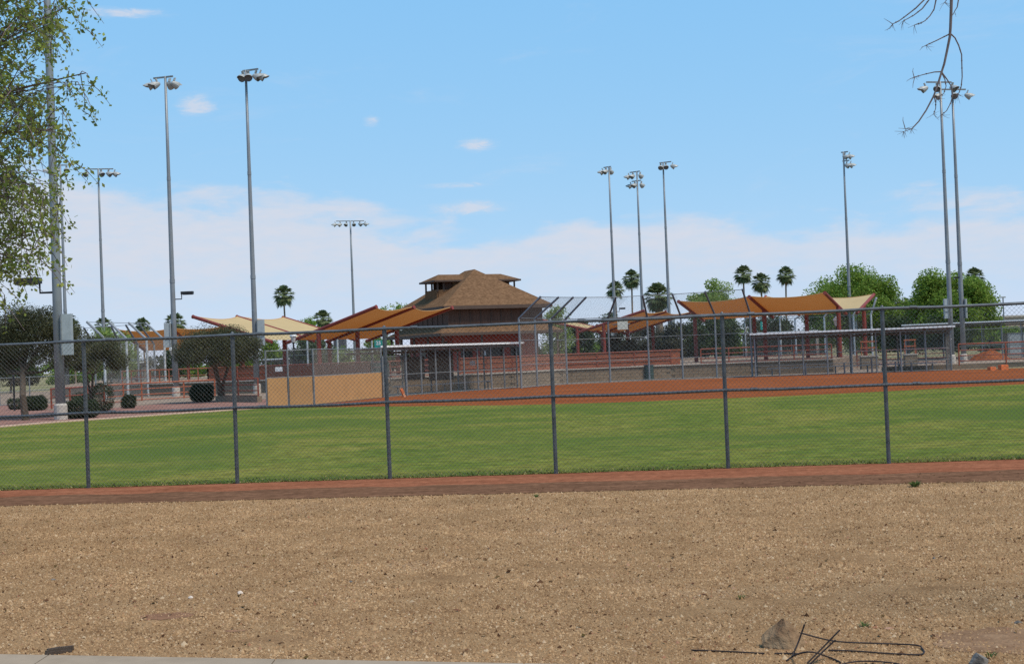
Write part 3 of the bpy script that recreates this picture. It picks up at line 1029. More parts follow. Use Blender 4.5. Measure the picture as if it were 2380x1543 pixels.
def dugout(label, fa, fb, depth, h, nposts, screens=(), low_posts=(), inner=True, front_rails=(1.05,), roofm=None, ext=0.25):
    fa, fb = Vector((fa.x, fa.y, 0)), Vector((fb.x, fb.y, 0))
    root = thing('dugout', label, 'dugout', fa)
    d = (fb - fa).normalized()
    L_ = (fb - fa).length
    nb = Vector((-d.y, d.x, 0))
    for k in range(nposts):
        p = fa + d * (L_ * k / (nposts - 1))
        m = MB()
        m.tube([p - Vector((0, 0, 0.1)), p + Vector((0, 0, h - 0.08))], 0.045, 8)
        part('post', m, POSTGREY if k % 3 else GALV, root)
        if k % 2 == 0:
            q = p + nb * depth
            m = MB()
            m.tube([q - Vector((0, 0, 0.1)), q + Vector((0, 0, h - 0.2))], 0.045, 8)
            part('rear_post', m, POSTGREY, root)
    # roof slab: corrugated deck with a pale front edge
    c0, c1 = fa - d * ext - nb * 0.35, fb + d * 0.25 - nb * 0.35
    m = MB()
    up = Vector((0, 0, 1))
    n = max(6, int(L_ / 0.3))
    rows = []
    for k in range(n + 1):
        for t, zz in ((0, h), (1, h - 0.14)):
            p = c0.lerp(c1, k / n) + nb * ((depth + 0.7) * t)
            rows.append(p + up * (zz + (0.02 if k % 2 else -0.01)))
    m.add(rows, [(2 * k, 2 * k + 2, 2 * k + 3, 2 * k + 1) for k in range(n)])
    part('roof_deck', m, BROWNSCREEN if roofm is None else roofm, root)
    m = MB()
    m.beam(c0 + up * (h + 0.02), c1 + up * (h + 0.02), 0.05, 0.095)
    part('roof_edge', m, WHITE, root)
    for q_, z_ in ((0.4, h - 0.13), (depth + 0.2, h - 0.27)):
        m = MB()
        m.beam(c0 + d * 0.1 + nb * q_ + up * z_, c1 - d * 0.1 + nb * q_ + up * z_, 0.08, 0.12)
        part('roof_beam', m, POSTGREY, root)
    for z in list(front_rails) + [0.05]:
        m = MB()
        m.tube([fa + up * z, fb + up * z], 0.022, 6)
        part('rail', m, POSTGREY, root)
    m = MB()
    wires(m, fa + up * 0.05, fb - fa, (0, 0, h - 0.2), 0.10, 0.0026)
    part('front_mesh', m, WIREFAR, root)
    m = MB()
    wires(m, fa + nb * depth + up * 0.05, fb - fa, (0, 0, h - 0.3), 0.12, 0.0024)
    part('rear_mesh', m, WIREFAR, root)
    for q in (fa, fb):
        m = MB()
        wires(m, q + up * 0.05, nb * depth, (0, 0, h - 0.25), 0.10, 0.0034)
        part('end_mesh', m, WIREFAR, root)
    for (t0, t1, z0, z1) in screens:
        m = MB()
        a, b = fa + d * (L_ * t0) + nb * (depth * 0.85), fa + d * (L_ * t1) + nb * (depth * 0.85)
        m.beam(a + up * ((z0 + z1) / 2), b + up * ((z0 + z1) / 2), 0.04, z1 - z0)
        part('back_screen', m, BROWNSCREEN, root)
    if inner:
        bench = thing('bench', 'long metal players bench inside ' + label.split(' with')[0], 'bench', fa + nb * (depth * 0.6))
        b0, b1 = fa + d * 0.6 + nb * (depth * 0.6), fb - d * 0.6 + nb * (depth * 0.6)
        m = MB()
        m.beam(b0 + up * 0.44, b1 + up * 0.44, 0.28, 0.05)
        part('seat', m, BENCH, bench)
        nn = max(2, int(L_ / 1.8))
        for k in range(nn + 1):
            q = b0.lerp(b1, 0.03 + 0.94 * k / nn)
            m = MB()
            m.beam(q, q + up * 0.42, 0.07, 0.07)
            m.beam(q - nb * 0.14 + up * 0.40, q + nb * 0.14 + up * 0.40, 0.06, 0.04)
            part('leg', m, POSTGREY, bench)
    for (t, hh) in low_posts:
        m = MB()
        p = fa + d * (L_ * t)
        m.tube([p, p + up * hh], 0.05, 8)
        part('short_post', m, ARMGREY, root)
    return root


dugout('the first dugout with a white roof edge, left of the backstop', gp(946, 919.5), gp(1203, 902), 2.3, 2.42, 9,
       screens=((0.22, 0.40, 0.75, 1.9), (0.44, 0.66, 0.62, 2.1)), front_rails=(1.06,), ext=2.1)
dugout('the second dugout with a long thin roof, right of the backstop', gp(1757, 876.5), gp(2212, 861), 2.6, 2.43, 9,
       low_posts=((0.26, 0.7), (0.46, 0.65), (0.60, 0.85), (0.72, 0.6), (0.80, 0.55)), front_rails=(0.62, 1.25))
far = [(1727, 133), (1897, 131)]
dugout('the third dugout with a pale roof line, far behind the large orange canopy', at(*far[0]), at(*far[1]), 2.3, 2.95, 7, inner=False)
dugout('the fourth dugout with a grey roof, far right behind the red rails', at(2105, 118), at(2420, 114), 2.3, 3.0, 8, inner=False, roofm=POSTGREY)
dugout('the fifth dugout with a pale roof edge, behind the neighbouring backstop', at(258, 118), at(330, 118), 2.3, 2.35, 4, inner=False)
dugout('the sixth dugout with a pale roof edge, behind the bullpen fence', at(610, 121), at(672, 120), 2.3, 2.2, 4, inner=False)

# ------------------------------------------------------------------ terrace, block wall, guards
wl = [(280, 95), (480, 92), (620, 90), (740, 86), (860, 78), (905, 75.5), (1190, 81), (1300, 85), (1560, 87), (1760, 87), (1935, 86)]
wpts = [Vector((at(p, d).x, d, 0)) for p, d in wl]
TZ = 0.78
mb = MB()
tp = wpts + [Vector((27, 110, 0)), Vector((24, 150, 0)), Vector((-45, 150, 0)), Vector((-32, 98, 0))]
inset = [p + Vector((0, 0.25, 0)) for p in tp]
n = len(inset)
mb.add([(p.x, p.y, 0) for p in inset] + [(p.x, p.y, TZ - 0.02) for p in inset],
       [tuple(range(n, 2 * n))] + [(i, (i + 1) % n, n + (i + 1) % n, n + i) for i in range(n)])
kindof(link('terrace', mb.mesh('terrace'), PLAZA), 'structure')

bw = thing('retaining_wall', 'low grey concrete block wall running behind the backstop and dugouts', 'wall', wpts[0])
bm_ = MB()
bm_.box((0, 0, 0), (0.565, 0.18, 0.182))
BLK = bm_.mesh('block')
BLK.materials.append(BLOCK)
core, cap = MB(), MB()
nblk = 0
for a, b in zip(wpts[:-1], wpts[1:]):
    d = (b - a).normalized()
    core.beam(a + Vector((0, 0, TZ / 2 - 0.01)) + Vector((-d.y, d.x, 0)) * 0.12, b + Vector((0, 0, TZ / 2 - 0.01)) + Vector((-d.y, d.x, 0)) * 0.12, 0.2, TZ - 0.03)
    cap.beam(a + Vector((0, 0, TZ + 0.02)) + Vector((-d.y, d.x, 0)) * 0.1, b + Vector((0, 0, TZ + 0.02)) + Vector((-d.y, d.x, 0)) * 0.1, 0.36, 0.06)
    if a.x < at(850, 78).x:
        continue
    L_ = (b - a).length
    for row in range(4):
        s = 0.15 if row % 2 else 0.43
        while s < L_ - 0.25 and nblk < 300:
            o = bpy.data.objects.new('block', BLK)
            COL.objects.link(o)
            o.parent = bw
            o.location = a + d * s + Vector((-d.y, d.x, 0)) * random.uniform(0.075, 0.085) + Vector((0, 0, 0.10 + row * 0.193)) - wpts[0]
            o.rotation_euler.z = math.atan2(d.y, d.x)
            s += 0.58
            nblk += 1
part('wall_core', core, MORTAR, bw)
part('coping', cap, CONC, bw)


def railing(name, label, pts, h, rails, spacing, m_, z0=0.0, panels=None, r=0.032, pr=0.036, group=None, pz=(0.08, None)):
    root = thing(name, label, 'railing', Vector((pts[0].x, pts[0].y, z0)), group)
    allp = []
    for a, b in zip(pts[:-1], pts[1:]):
        n_ = max(1, round((b - a).length / spacing))
        allp += [a.lerp(b, i / n_) for i in range(n_)]
    allp.append(pts[-1])
    for p in allp:
        m = MB()
        m.beam(Vector((p.x, p.y, z0 - 0.03)), Vector((p.x, p.y, z0 + h)), pr * 2, pr * 2)
        part('post', m, m_, root)
    for z in rails:
        for a, b in zip(pts[:-1], pts[1:]):
            m = MB()
            rr = r * (1.25 if z == max(rails) else 0.85)
            m.tube([Vector((a.x, a.y, z0 + z)), Vector((b.x, b.y, z0 + z))], rr, 8)
            part('rail', m, m_, root)
    if panels:
        for a, b in zip(allp[:-1], allp[1:]):
            d = (b - a).normalized()
            m = MB()
            zz = pz[1] if pz[1] else h - 0.08
            m.beam(a + d * 0.05 + Vector((0, 0.03, z0 + (pz[0] + zz) / 2)), b - d * 0.05 + Vector((0, 0.03, z0 + (pz[0] + zz) / 2)), 0.03, zz - pz[0])
            part('infill_panel', m, panels, root)
    return root


gl = [p + Vector((0, 0.35, 0)) for p in wpts]
railing('guard_railing', 'terracotta panelled guard railing on the block wall left of the dugout', [gl[1], gl[2], gl[3], gl[4]], 0.95, (0.93, 0.5, 0.1), 2.2, RAILRED, TZ, REDPANEL)
railing('guard_railing', 'plain red rail on the block wall above the first dugout', [gl[4], gl[5], gl[5].lerp(gl[6], 0.45)], 0.95, (0.93, 0.63, 0.35, 0.1), 2.2, RAILRED, TZ)
railing('guard_railing', 'terracotta panelled guard railing in front of the brown roofed building', [gl[5].lerp(gl[6], 0.55), gl[6], gl[7], gl[8]], 0.95, (0.93, 0.63, 0.35, 0.1), 2.2, RAILRED, TZ, REDPANEL)
railing('guard_railing', 'open red guard railing on the block wall behind the second dugout', [gl[8].lerp(gl[9], 0.35), gl[9], gl[10]], 0.95, (0.93, 0.63, 0.35, 0.08), 2.2, RAILRED, TZ)
railing('guard_railing', 'open red railing with slots behind the neighbouring backstop', [gl[0], gl[1]], 0.95, (0.93, 0.5, 0.1), 0.75, RAILORANGE, TZ)
# bench-height seating blocks seen through the rails, one run
stands = thing('bleacher', 'stepped red bleacher behind the panelled guard railing by the building', 'bleacher', gl[6] + Vector((0, 1.5, TZ)))
dd_ = (gl[8] - gl[7]).normalized()
for k in range(2):
    m = MB()
    a, b = gl[7] + Vector((0.5, 2.0 + 0.8 * k, TZ)), gl[8] + Vector((-2.5, 2.0 + 0.8 * k, TZ))
    m.beam(a + Vector((0, 0, 0.12 + 0.12 * k)), b + Vector((0, 0, 0.12 + 0.12 * k)), 0.72, 0.24 + 0.24 * k)
    part('step', m, REDPANEL, stands)

railing('railing', 'faded orange pipe railing beside the path in the left mulch bed', [gp(243, 939), gp(330, 931.5), gp(428, 925.5), gp(500, 921)], 1.02, (1.0, 0.68, 0.36, 0.07), 2.6, RAILORANGE, 0.0, group=None)
railing('railing', 'dark red pipe railing meeting the orange railing behind the thick pole', [gp(120, 951), gp(243, 939.5)], 1.02, (1.0, 0.6, 0.2), 2.4, RAILRED)
lw0, lw1 = gp(506, 934), gp(604, 935)
lw = solo('kerb_wall', MB().beam(lw0 + Vector((0, 0, 0.15)), lw1 + Vector((0, 0, 0.15)), 0.25, 0.32), BLOCK, 'short low concrete wall carrying the red railing next to the bullpen fence', 'wall', lw0)
railing('railing', 'red pipe railing standing on the short low wall next to the bullpen fence', [lw0 + Vector((0.1, 0, 0)), lw1 - Vector((0.06, 0, 0))], 0.86, (0.84, 0.54, 0.26, 0.02), 1.9, RAILRED, 0.31)
railing('railing', 'long red railing running off behind the orange blocks on the right', [gp(2230, 858), gp(2900, 834)], 1.2, (1.18, 0.82, 0.52, 0.22), 2.6, RAILRED, 0.25, r=0.036)
rw = solo('kerb_wall', MB().beam(gp(2050, 864.5) + Vector((0, 0, 0.14)), gp(2900, 833.5) + Vector((0, 0.12, 0.14)), 0.25, 0.30), BLOCK, 'low brown kerb wall under the long red railing on the right', 'wall', gp(2050, 864.5))
railing('railing', 'red railing seen through the right end of the second dugout', [at(1990, 100).xy.to_3d(), at(2200, 97).xy.to_3d()], 1.15, (1.13, 0.8, 0.5, 0.2), 2.3, RAILRED, 0.0)
# masonry gate pillars with small red frames on top
for i, (px, d, w, lab) in enumerate([(2018, 92, 1.1, 'concrete gate pillar with a red frame on top beside the last canopy post'),
                                     (2114, 93, 0.8, 'concrete gate pillar with a red frame on top in front of the round tree')]):
    b = at(px, d)
    b.z = 0
    t = thing('gate_pillar', lab, 'pillar', b)
    m = MB()
    m.box(b + Vector((0, 0, 0.4)), (w, 0.5, 0.8))
    part('pillar', m, BLOCK, t)
    m = MB()
    m.box(b + Vector((0, 0, 0.84)), (w + 0.08, 0.58, 0.07))
    part('cap', m, CONC, t)
    for s in (-1, 1):
        m = MB()
        m.beam(b + Vector((s * w * 0.42, 0, 0.86)), b + Vector((s * w * 0.42, 0, 1.82)), 0.06, 0.06)
        part('frame_post', m, RAILORANGE, t)
    for z in (1.38, 1.78):
        m = MB()
        m.beam(b + Vector((-w * 0.5, -0.05, z)), b + Vector((w * 0.5, -0.05, z)), 0.05, 0.09)
        part('frame_bar', m, RAILORANGE, t)
b = at(1562, 88.5)
b.z = 0.55
solo('brick_pier', MB().box(b + Vector((0, 0, 0.55)), (0.9, 0.5, 1.2)).box(b + Vector((0, 0, 1.18)), (1.0, 0.6, 0.08)), RAILORANGE, 'orange brick pier breaking the guard railing near the stout palm', 'pier', b)


# ------------------------------------------------------------------ shade canopies
def canopy(label, tips, back, s, drop, post_t, zbase, extra_low=0.0):
    """tips: high ends of the beams; beams run from each tip along 'back' for s metres, dropping 'drop'"""
    bk = Vector((back[0], back[1], 0)).normalized()
    root = thing('shade_canopy', label, 'canopy', Vector((tips[0].x, tips[0].y, zbase)), 'tensioned shade canopies on red steel')
    lows = []
    for t in tips:
        low = t + bk * s + Vector((0, 0, -drop))
        lows.append(low)
        m = MB()
        m.tube([t, low], 0.115, 10)
        bm2 = part('beam', m, REDSTEEL, root, smooth=False)
        k = MB()
        k.tube([t + (t - low).normalized() * 0.012, t - (t - low).normalized() * 0.05], 0.135, 10)
        part('end_plate', k, REDSTEEL, bm2)
        pp = t.lerp(low, post_t)
        m = MB()
        m.tube([Vector((pp.x, pp.y, zbase - 0.1)), pp], 0.15, 10)
        part('post', m, REDSTEEL, root)
    nu, nv = 10, 12
    for a, b, la, lb_ in zip(tips[:-1], tips[1:], lows[:-1], lows[1:]):
        m = MB()
        vs_, fs_ = [], []
        for i in range(nu + 1):
            u = i / nu
            ar = 4 * u * (1 - u)
            for j in range(nv + 1):
                v = 0.015 + 0.93 * j / nv
                # cut edges curve inward between beams, cloth dips in the middle
                vv = v + ar * (0.065 * (1 - v) - 0.055 * v)
                p = a.lerp(la, vv).lerp(b.lerp(lb_, vv), u)
                p = p + Vector((0, 0, 0.06 - 0.22 * ar * (0.55 + 0.45 * math.cos((v - 0.5) * 2.4)) * 0.75))
                vs_.append(p)
        for i in range(nu):
            for j in range(nv):
                k = i * (nv + 1) + j
                fs_.append((k, k + 1, k + nv + 2, k + nv + 1))
        m.add(vs_, fs_)
        part('fabric', m, FABRIC, root, smooth=True)
        # hemmed cable edge along the high side
        e = MB()
        e.tube([vs_[i * (nv + 1)] for i in range(nu + 1)], 0.03, 5)
        part('cable_hem', e, TANPAD, root)
    return root


canopy('shade canopy showing its orange underside in front of the brown roof', [P(875, 713, 90), P(963, 714, 93.3), P(1052, 715, 97)], (-0.84, 0.54), 7.6, 2.0, 0.64, TZ)
canopy('cream topped shade canopy behind the round small tree', [P(448, 736, 95), P(550, 736, 99), P(657, 738, 103.5)], (0.876, -0.48), 6.6, 1.95, 0.62, 0.0)
canopy('far orange shade canopy behind the leaning-armed backstop', [P(273, 767, 119), P(398, 763, 122), P(530, 756, 125)], (0.12, 0.99), 6.5, 1.9, 0.6, 0.0)
canopy('small orange shade canopy behind the middle of the backstop', [P(1497, 722, 122), P(1549, 724, 127), P(1605, 727, 132)], (-0.92, 0.38), 6.0, 1.6, 0.62, TZ)
canopy('pale shade canopy showing its top, right of the building', [P(1250, 742, 128), P(1310, 745, 132)], (0.92, -0.38), 6.2, 1.5, 0.6, TZ)
canopy('large orange shade canopy above the second dugout', [P(1577, 701, 102), P(1741, 690, 97.8), P(1917, 681, 96)], (0.50, 0.86), 4.6, 1.4, 0.62, 0.0)
canopy('cream shade canopy facing away behind the large orange one', [P(1780, 690, 108), P(1900, 690, 105.5), P(2031, 685, 103)], (-0.50, -0.86), 4.4, 1.35, 0.62, 0.0)


# ------------------------------------------------------------------ building
def building():
    th = R(24)
    e1 = Vector((math.cos(th), math.sin(th), 0))
    e2 = Vector((-math.sin(th), math.cos(th), 0))
    FL = Vector((-5.19, 102, 0))
    SW, SD = 9.9, 11.9

    def B(a, b, z):
        return FL + e1 * a + e2 * b + Vector((0, 0, z))

    root = thing('concession_building', 'brown two storey concession building with a hipped shingle roof and red lower walls', 'building', B(SW / 2, SD / 2, TZ))
    # lower walls
    i0 = 1.55
    a0, a1, b0, b1 = i0, SW - i0, i0, SD - i0
    zt = 3.75

    def wallbox(m, p, q, z0, z1, t=0.2):
        m.beam(Vector((p.x, p.y, (z0 + z1) / 2)), Vector((q.x, q.y, (z0 + z1) / 2)), t, z1 - z0)

    wins = [(2.15, 3.1), (3.7, 5.55), (6.15, 7.05)]
    zs, ze = 1.68, 2.42
    m = MB()
    wallbox(m, B(a0, b0, 0), B(a1, b0, 0), TZ, zs)
    wallbox(m, B(a0, b0, 0), B(a1, b0, 0), ze, zt)
    xs = [a0] + [v for w in wins for v in w] + [a1]
    for k in range(0, len(xs), 2):
        wallbox(m, B(xs[k], b0, 0), B(xs[k + 1], b0, 0), zs, ze)
    part('front_wall', m, WALLRED, root)
    for (w0, w1) in wins:
        m = MB()
        for z in (zs + 0.03, ze - 0.03):
            wallbox(m, B(w0, b0, 0), B(w1, b0, 0), z - 0.03, z + 0.03, 0.24)
        for x in (w0 + 0.03, w1 - 0.03, (w0 + w1) / 2):
            m.beam(B(x, b0, zs), B(x, b0, ze), 0.06, 0.22)
        f = part('serving_window', m, TRIM, root)
        g = MB()
        wallbox(g, B(w0, b0 + 0.06, 0), B(w1, b0 + 0.06, 0), zs, ze, 0.02)
        part('pane', g, DARKGLASS, f)
        s = MB()
        wallbox(s, B(w0 - 0.1, b0 - 0.2, 0), B(w1 + 0.1, b0 - 0.2, 0), zs - 0.06, zs - 0.01, 0.36)
        part('counter', s, TRIM, f)
    m = MB()
    c = B(4.05, b0 - 0.02, 2.05)
    m.beam(c - e1 * 0.13, c + e1 * 0.13, 0.02, 0.42)
    part('notice', m, PAPER, root)
    # left (side) wall with a door, and hidden walls
    m = MB()
    wallbox(m, B(a0, b0 + 0.1, 0), B(a0, b1, 0), TZ, zt)
    part('side_wall', m, WALLRED, root)
    for (q0, q1, z1, nm) in ((b0 + 0.7, b0 + 1.7, 2.95, 'door'), (b0 + 3.0, b0 + 4.0, 2.95, 'door'), (b0 + 5.2, b0 + 6.6, 2.6, 'shutter')):
        m = MB()
        wallbox(m, B(a0 - 0.12, q0, 0), B(a0 - 0.12, q1, 0), TZ + (0.02 if nm == 'door' else 0.9), z1, 0.06)
        dr = part(nm, m, TRIM if nm == 'door' else DARKGLASS, root)
        m = MB()
        m.box(B(a0 - 0.18, q0 + 0.12, TZ + 1.05), (0.06, 0.06, 0.12))
        part('handle', m, POSTGREY, dr)
    m = MB()
    wallbox(m, B(a1, b0 + 0.1, 0), B(a1, b1, 0), TZ, zt)
    wallbox(m, B(a0 + 0.1, b1, 0), B(a1 - 0.1, b1, 0), TZ, zt)
    part('rear_wall', m, WALLRED, root)
    # veranda posts below the skirt eave
    for a, b in [(0.35, 0.35), (3.4, 0.35), (6.5, 0.35), (SW - 0.35, 0.35), (0.35, 3.4), (0.35, 6.4), (0.35, 9.2), (0.35, SD - 0.35), (SW - 0.35, 4), (SW - 0.35, 8)]:
        m = MB()
        m.beam(B(a, b, TZ), B(a, b, 3.42), 0.16, 0.16)
        part('veranda_post', m, TRIM, root)

    def hip(m, ia, z0, ib, z1, apex=None):
        lo = [B(ia, ia, z0), B(SW - ia, ia, z0), B(SW - ia, SD - ia, z0), B(ia, SD - ia, z0)]
        if apex:
            hi = apex
            m.add(lo + hi, [(0, 1, 4), (1, 2, 5, 4), (2, 3, 5), (3, 0, 4, 5)])
        else:
            hi = [B(ib, ib, z1), B(SW - ib, ib, z1), B(SW - ib, SD - ib, z1), B(ib, SD - ib, z1)]
            m.add(lo + hi, [(k, (k + 1) % 4, 4 + (k + 1) % 4, 4 + k) for k in range(4)])

    def fascia(m, ia, z, h):
        cs = [B(ia, ia, z), B(SW - ia, ia, z), B(SW - ia, SD - ia, z), B(ia, SD - ia, z)]
        for k in range(4):
            p, q = cs[k], cs[(k + 1) % 4]
            d = (q - p).normalized() * 0.03
            m.beam(p + d, q - d, 0.06, h)
        ins = [B(ia + 1.4, ia + 1.4, z - h * 0.3), B(SW - ia - 1.4, ia + 1.4, z - h * 0.3), B(SW - ia - 1.4, SD - ia - 1.4, z - h * 0.3), B(ia + 1.4, SD - ia - 1.4, z - h * 0.3)]
        out = [Vector((p.x, p.y, z - h * 0.3)) for p in cs]
        m.add(out + ins, [((k + 1) % 4, k, 4 + k, 4 + (k + 1) % 4) for k in range(4)])

    m = MB()
    hip(m, 0.0, 3.56, 1.35, 4.28)
    sk = part('skirt_roof', m, SHINGLE, root)
    m = MB()
    fascia(m, 0.03, 3.46, 0.2)
    part('fascia', m, TRIM, sk)
    # upper storey
    iu = 1.25
    m = MB()
    cs = [(iu, iu), (SW - iu, iu), (SW - iu, SD - iu), (iu, SD - iu)]
    for k in range(4):
        p, q = cs[k], cs[(k + 1) % 4]
        P0, Q0 = B(*p, 0), B(*q, 0)
        d = (Q0 - P0).normalized() * 0.1
        wallbox(m, P0 - d, Q0 - d, 4.0, 5.5, 0.2)
    up = part('upper_wall', m, SIDING, root)
    for k in range(1, 9):
        m = MB()
        a = iu + (SW - 2 * iu) * k / 9
        m.beam(B(a, iu - 0.12, 4.2), B(a, iu - 0.12, 5.35), 0.07, 0.05)
        part('batten', m, TRIM, up)
    for k in range(1, 9):
        m = MB()
        b = iu + (SD - 2 * iu) * k / 9
        m.beam(B(iu - 0.12, b, 4.2), B(iu - 0.12, b, 5.35), 0.05, 0.07)
        part('batten', m, TRIM, up)
    # main roof
    m = MB()
    mid = B(SW / 2, SD / 2, 0)
    hip(m, 0.55, 5.52, 0, 0, [mid - e2 * 1.0 + Vector((0, 0, 8.46)), mid + e2 * 1.0 + Vector((0, 0, 8.46))])
    rf = part('roof', m, SHINGLE, root)
    m = MB()
    fascia(m, 0.58, 5.40, 0.26)
    part('fascia', m, TRIM, rf)
    # lookout dormers on the two sides
    for s in (-1, 1):
        def D(t, b, z):
            return mid + e1 * (s * t) + e2 * b + Vector((0, 0, z))
        m = MB()
        # sill walls
        m.beam(D(3.2, -1.25, 6.45), D(3.2, 1.25, 6.45), 0.12, 0.95)
        for sb in (-1, 1):
            m.beam(D(1.2, sb * 1.25, 6.45), D(3.14, sb * 1.25, 6.45), 0.12, 0.95)
            m.beam(D(1.0, sb * 1.25, 7.2), D(1.95, sb * 1.25, 7.2), 0.12, 0.75)
            m.beam(D(1.0, sb * 1.25, 7.55), D(3.14, sb * 1.25, 7.55), 0.14, 0.14)
        m.beam(D(3.2, -1.31, 7.55), D(3.2, 1.31, 7.55), 0.14, 0.14)
        dm = part('dormer', m, SIDING if s > 0 else SHINGLE, root)
        for sb in (-1, 1):
            for t in (3.17, 2.68):
                k = MB()
                k.beam(D(t, sb * 1.25, 6.8), D(t, sb * 1.25, 7.5), 0.14, 0.14)
                part('dormer_post', k, TRIM, dm)
        k = MB()
        k.beam(D(1.6, -1.2, 7.1), D(1.6, 1.2, 7.1), 0.05, 0.9)
        k.beam(D(1.6, 0.9, 7.1), D(2.7, 0.9, 7.1), 0.05, 0.85)
        k.beam(D(1.95, -1.1, 7.15), D(2.66, -1.1, 7.15), 0.05, 0.68)
        part('dormer_back', k, SIDING, dm)
        k = MB()
        pts = [D(3.55, -1.65, 7.62), D(3.55, 1.65, 7.62), D(0.4, 1.65, 7.62), D(0.4, -1.65, 7.62), D(2.6, 0, 8.14), D(0.3, 0, 8.14)]
        k.add(pts, [(0, 1, 4), (1, 2, 5, 4), (3, 0, 4, 5), (0, 3, 2, 1)])
        dr = part('dormer_roof', k, SHINGLE, dm if False else root)
        k = MB()
        k.beam(pts[0] + Vector((0, 0, -0.05)), pts[1] + Vector((0, 0, -0.05)), 0.06, 0.13)
        k.beam(pts[0] + Vector((0, 0, -0.05)), D(1.2, -1.65, 7.57), 0.06, 0.13)
        k.beam(pts[1] + Vector((0, 0, -0.05)), D(1.2, 1.65, 7.57), 0.06, 0.13)
        part('fascia', k, TRIM, dr)


building()


# ------------------------------------------------------------------ trees
def leaf_quads(C, size, rg, aspect=0.55, up=0.3):
    n = len(C)
    d = rg.normal(0, 1, (n, 3))
    d /= np.linalg.norm(d, axis=1)[:, None]
    e = rg.normal(0, 1, (n, 3))
    e[:, 2] *= 1 - up
    e -= d * (e * d).sum(1)[:, None]
    e /= np.linalg.norm(e, axis=1)[:, None] + 1e-9
    s = size * np.clip(np.exp(rg.normal(0, 0.25, n)), 0.5, 1.6)
    a = d * s[:, None] * 0.5
    b = e * (s * aspect)[:, None] * 0.5
    V = np.stack([C - a, C + b - a * 0.1, C + a, C - b - a * 0.1], 1).reshape(-1, 3)
    F = np.arange(n * 4).reshape(-1, 4)
    return V, F


def crown_points(rg, centre, radii, nclump, nleaf, clump_r, low=-0.6, shell=0.5):
    c = np.array(centre)
    r = np.array(radii)
    pts = []
    cl = []
    while len(cl) < nclump:
        q = rg.normal(0, 1, 3)
        q /= np.linalg.norm(q)
        if q[2] < low:
            continue
        rad = shell + (1 - shell) * rg.random() ** 0.6
        cl.append(c + q * r * rad * (0.86 + 0.2 * rg.random()))
    cl = np.array(cl)
    idx = rg.integers(0, nclump, nleaf)
    cr = clump_r * rg.uniform(0.6, 1.25, nclump)
    q = rg.normal(0, 1, (nleaf, 3))
    q /= np.linalg.norm(q, axis=1)[:, None]
    rr = rg.random(nleaf) ** 0.45
    P_ = cl[idx] + q * (rr * cr[idx])[:, None] * np.array([1, 1, 0.8])
    return P_, cl


def tree(name, label, base, h, rx, rz, leaf, size, nleaf, seed, nclump=40, trunk_r=None, cz=None, group=None, ry=None, cat='tree',
         stems=1, zmin=None, clump=0.30, low=-0.6, shell=0.5, coff=(0, 0)):
    rg = np.random.default_rng(seed)
    base = Vector(base)
    root = thing(name, label, cat, base, group)
    cz = h - rz if cz is None else cz
    ry = ry or rx
    C, cl = crown_points(rg, (coff[0], coff[1], cz), (rx * 0.86, ry * 0.86, rz * 0.88), nclump, nleaf, clump * max(rx, rz), low, shell)
    if zmin is not None:
        C = C[C[:, 2] > zmin]
    V, F = leaf_quads(C, size, rg)
    o = link('crown', mesh_np('crown', V, F), leaf)
    o.parent = root
    tr = trunk_r or max(0.06, h * 0.018)
    m = MB()
    fork = max(0.25 * h, min(cz - rz * 0.55, 0.55 * h))
    for s in range(stems):
        off = Vector((math.cos(s * 2.4 + seed), math.sin(s * 2.4 + seed), 0)) * (tr * 0.9 if stems > 1 else 0)
        bend = Vector((rg.uniform(-1, 1), rg.uniform(-1, 1), 0)) * 0.06 * h
        f = base + off * (1 if stems == 1 else 3.5) + bend + Vector((coff[0] * 0.6, coff[1] * 0.6, fork))
        m.tube([base + off - Vector((0, 0, 0.1)), base + off + bend * 0.3 + Vector((0, 0, fork * 0.5)), f], [tr * 1.25, tr, tr * 0.8], 8)
        sel = rg.permutation(len(cl))[:max(4, 9 // stems)]
        for k in sel:
            e = base + Vector(cl[k])
            if e.z < f.z:
                continue
            mid = f.lerp(e, 0.5) + Vector((rg.uniform(-0.1, 0.1) * rx, rg.uniform(-0.1, 0.1) * rx, -0.05 * h))
            m.tube([f - Vector((0, 0, 0.05)), mid, e], [tr * 0.55, tr * 0.35, tr * 0.12], 6)
    part('trunk', m, BARK, root)
    return root


def place(px, d, z=0.0):
    q = at(px, d)
    return Vector((q.x, q.y, z))


# small dusky trees in the red mulch
T1 = gp(60, 977)
tree('small_tree', 'dusky small tree with a thick trunk beside the thick floodlight pole', T1, 4.6, 2.25, 1.75, LEAF_DARK, 0.062, 60000, 11, 110, 0.13, cz=2.85, stems=1, ry=1.7, low=-0.5, coff=(-0.25, 1.9), clump=0.25)
tree('small_tree', 'reddish brown small tree between the thick pole and the orange railing', gp(214, 957), 3.5, 1.75, 1.1, LEAF_DARK, 0.058, 32000, 12, 60, 0.06, cz=2.3, stems=2, low=-0.45, clump=0.25)
tree('small_tree', 'round dense small tree in front of the tallest floodlight pole', gp(514, 934), 4.0, 2.5, 1.25, LEAF_DARK, 0.060, 80000, 13, 110, 0.085, cz=2.5, stems=3, low=-0.45, clump=0.24)


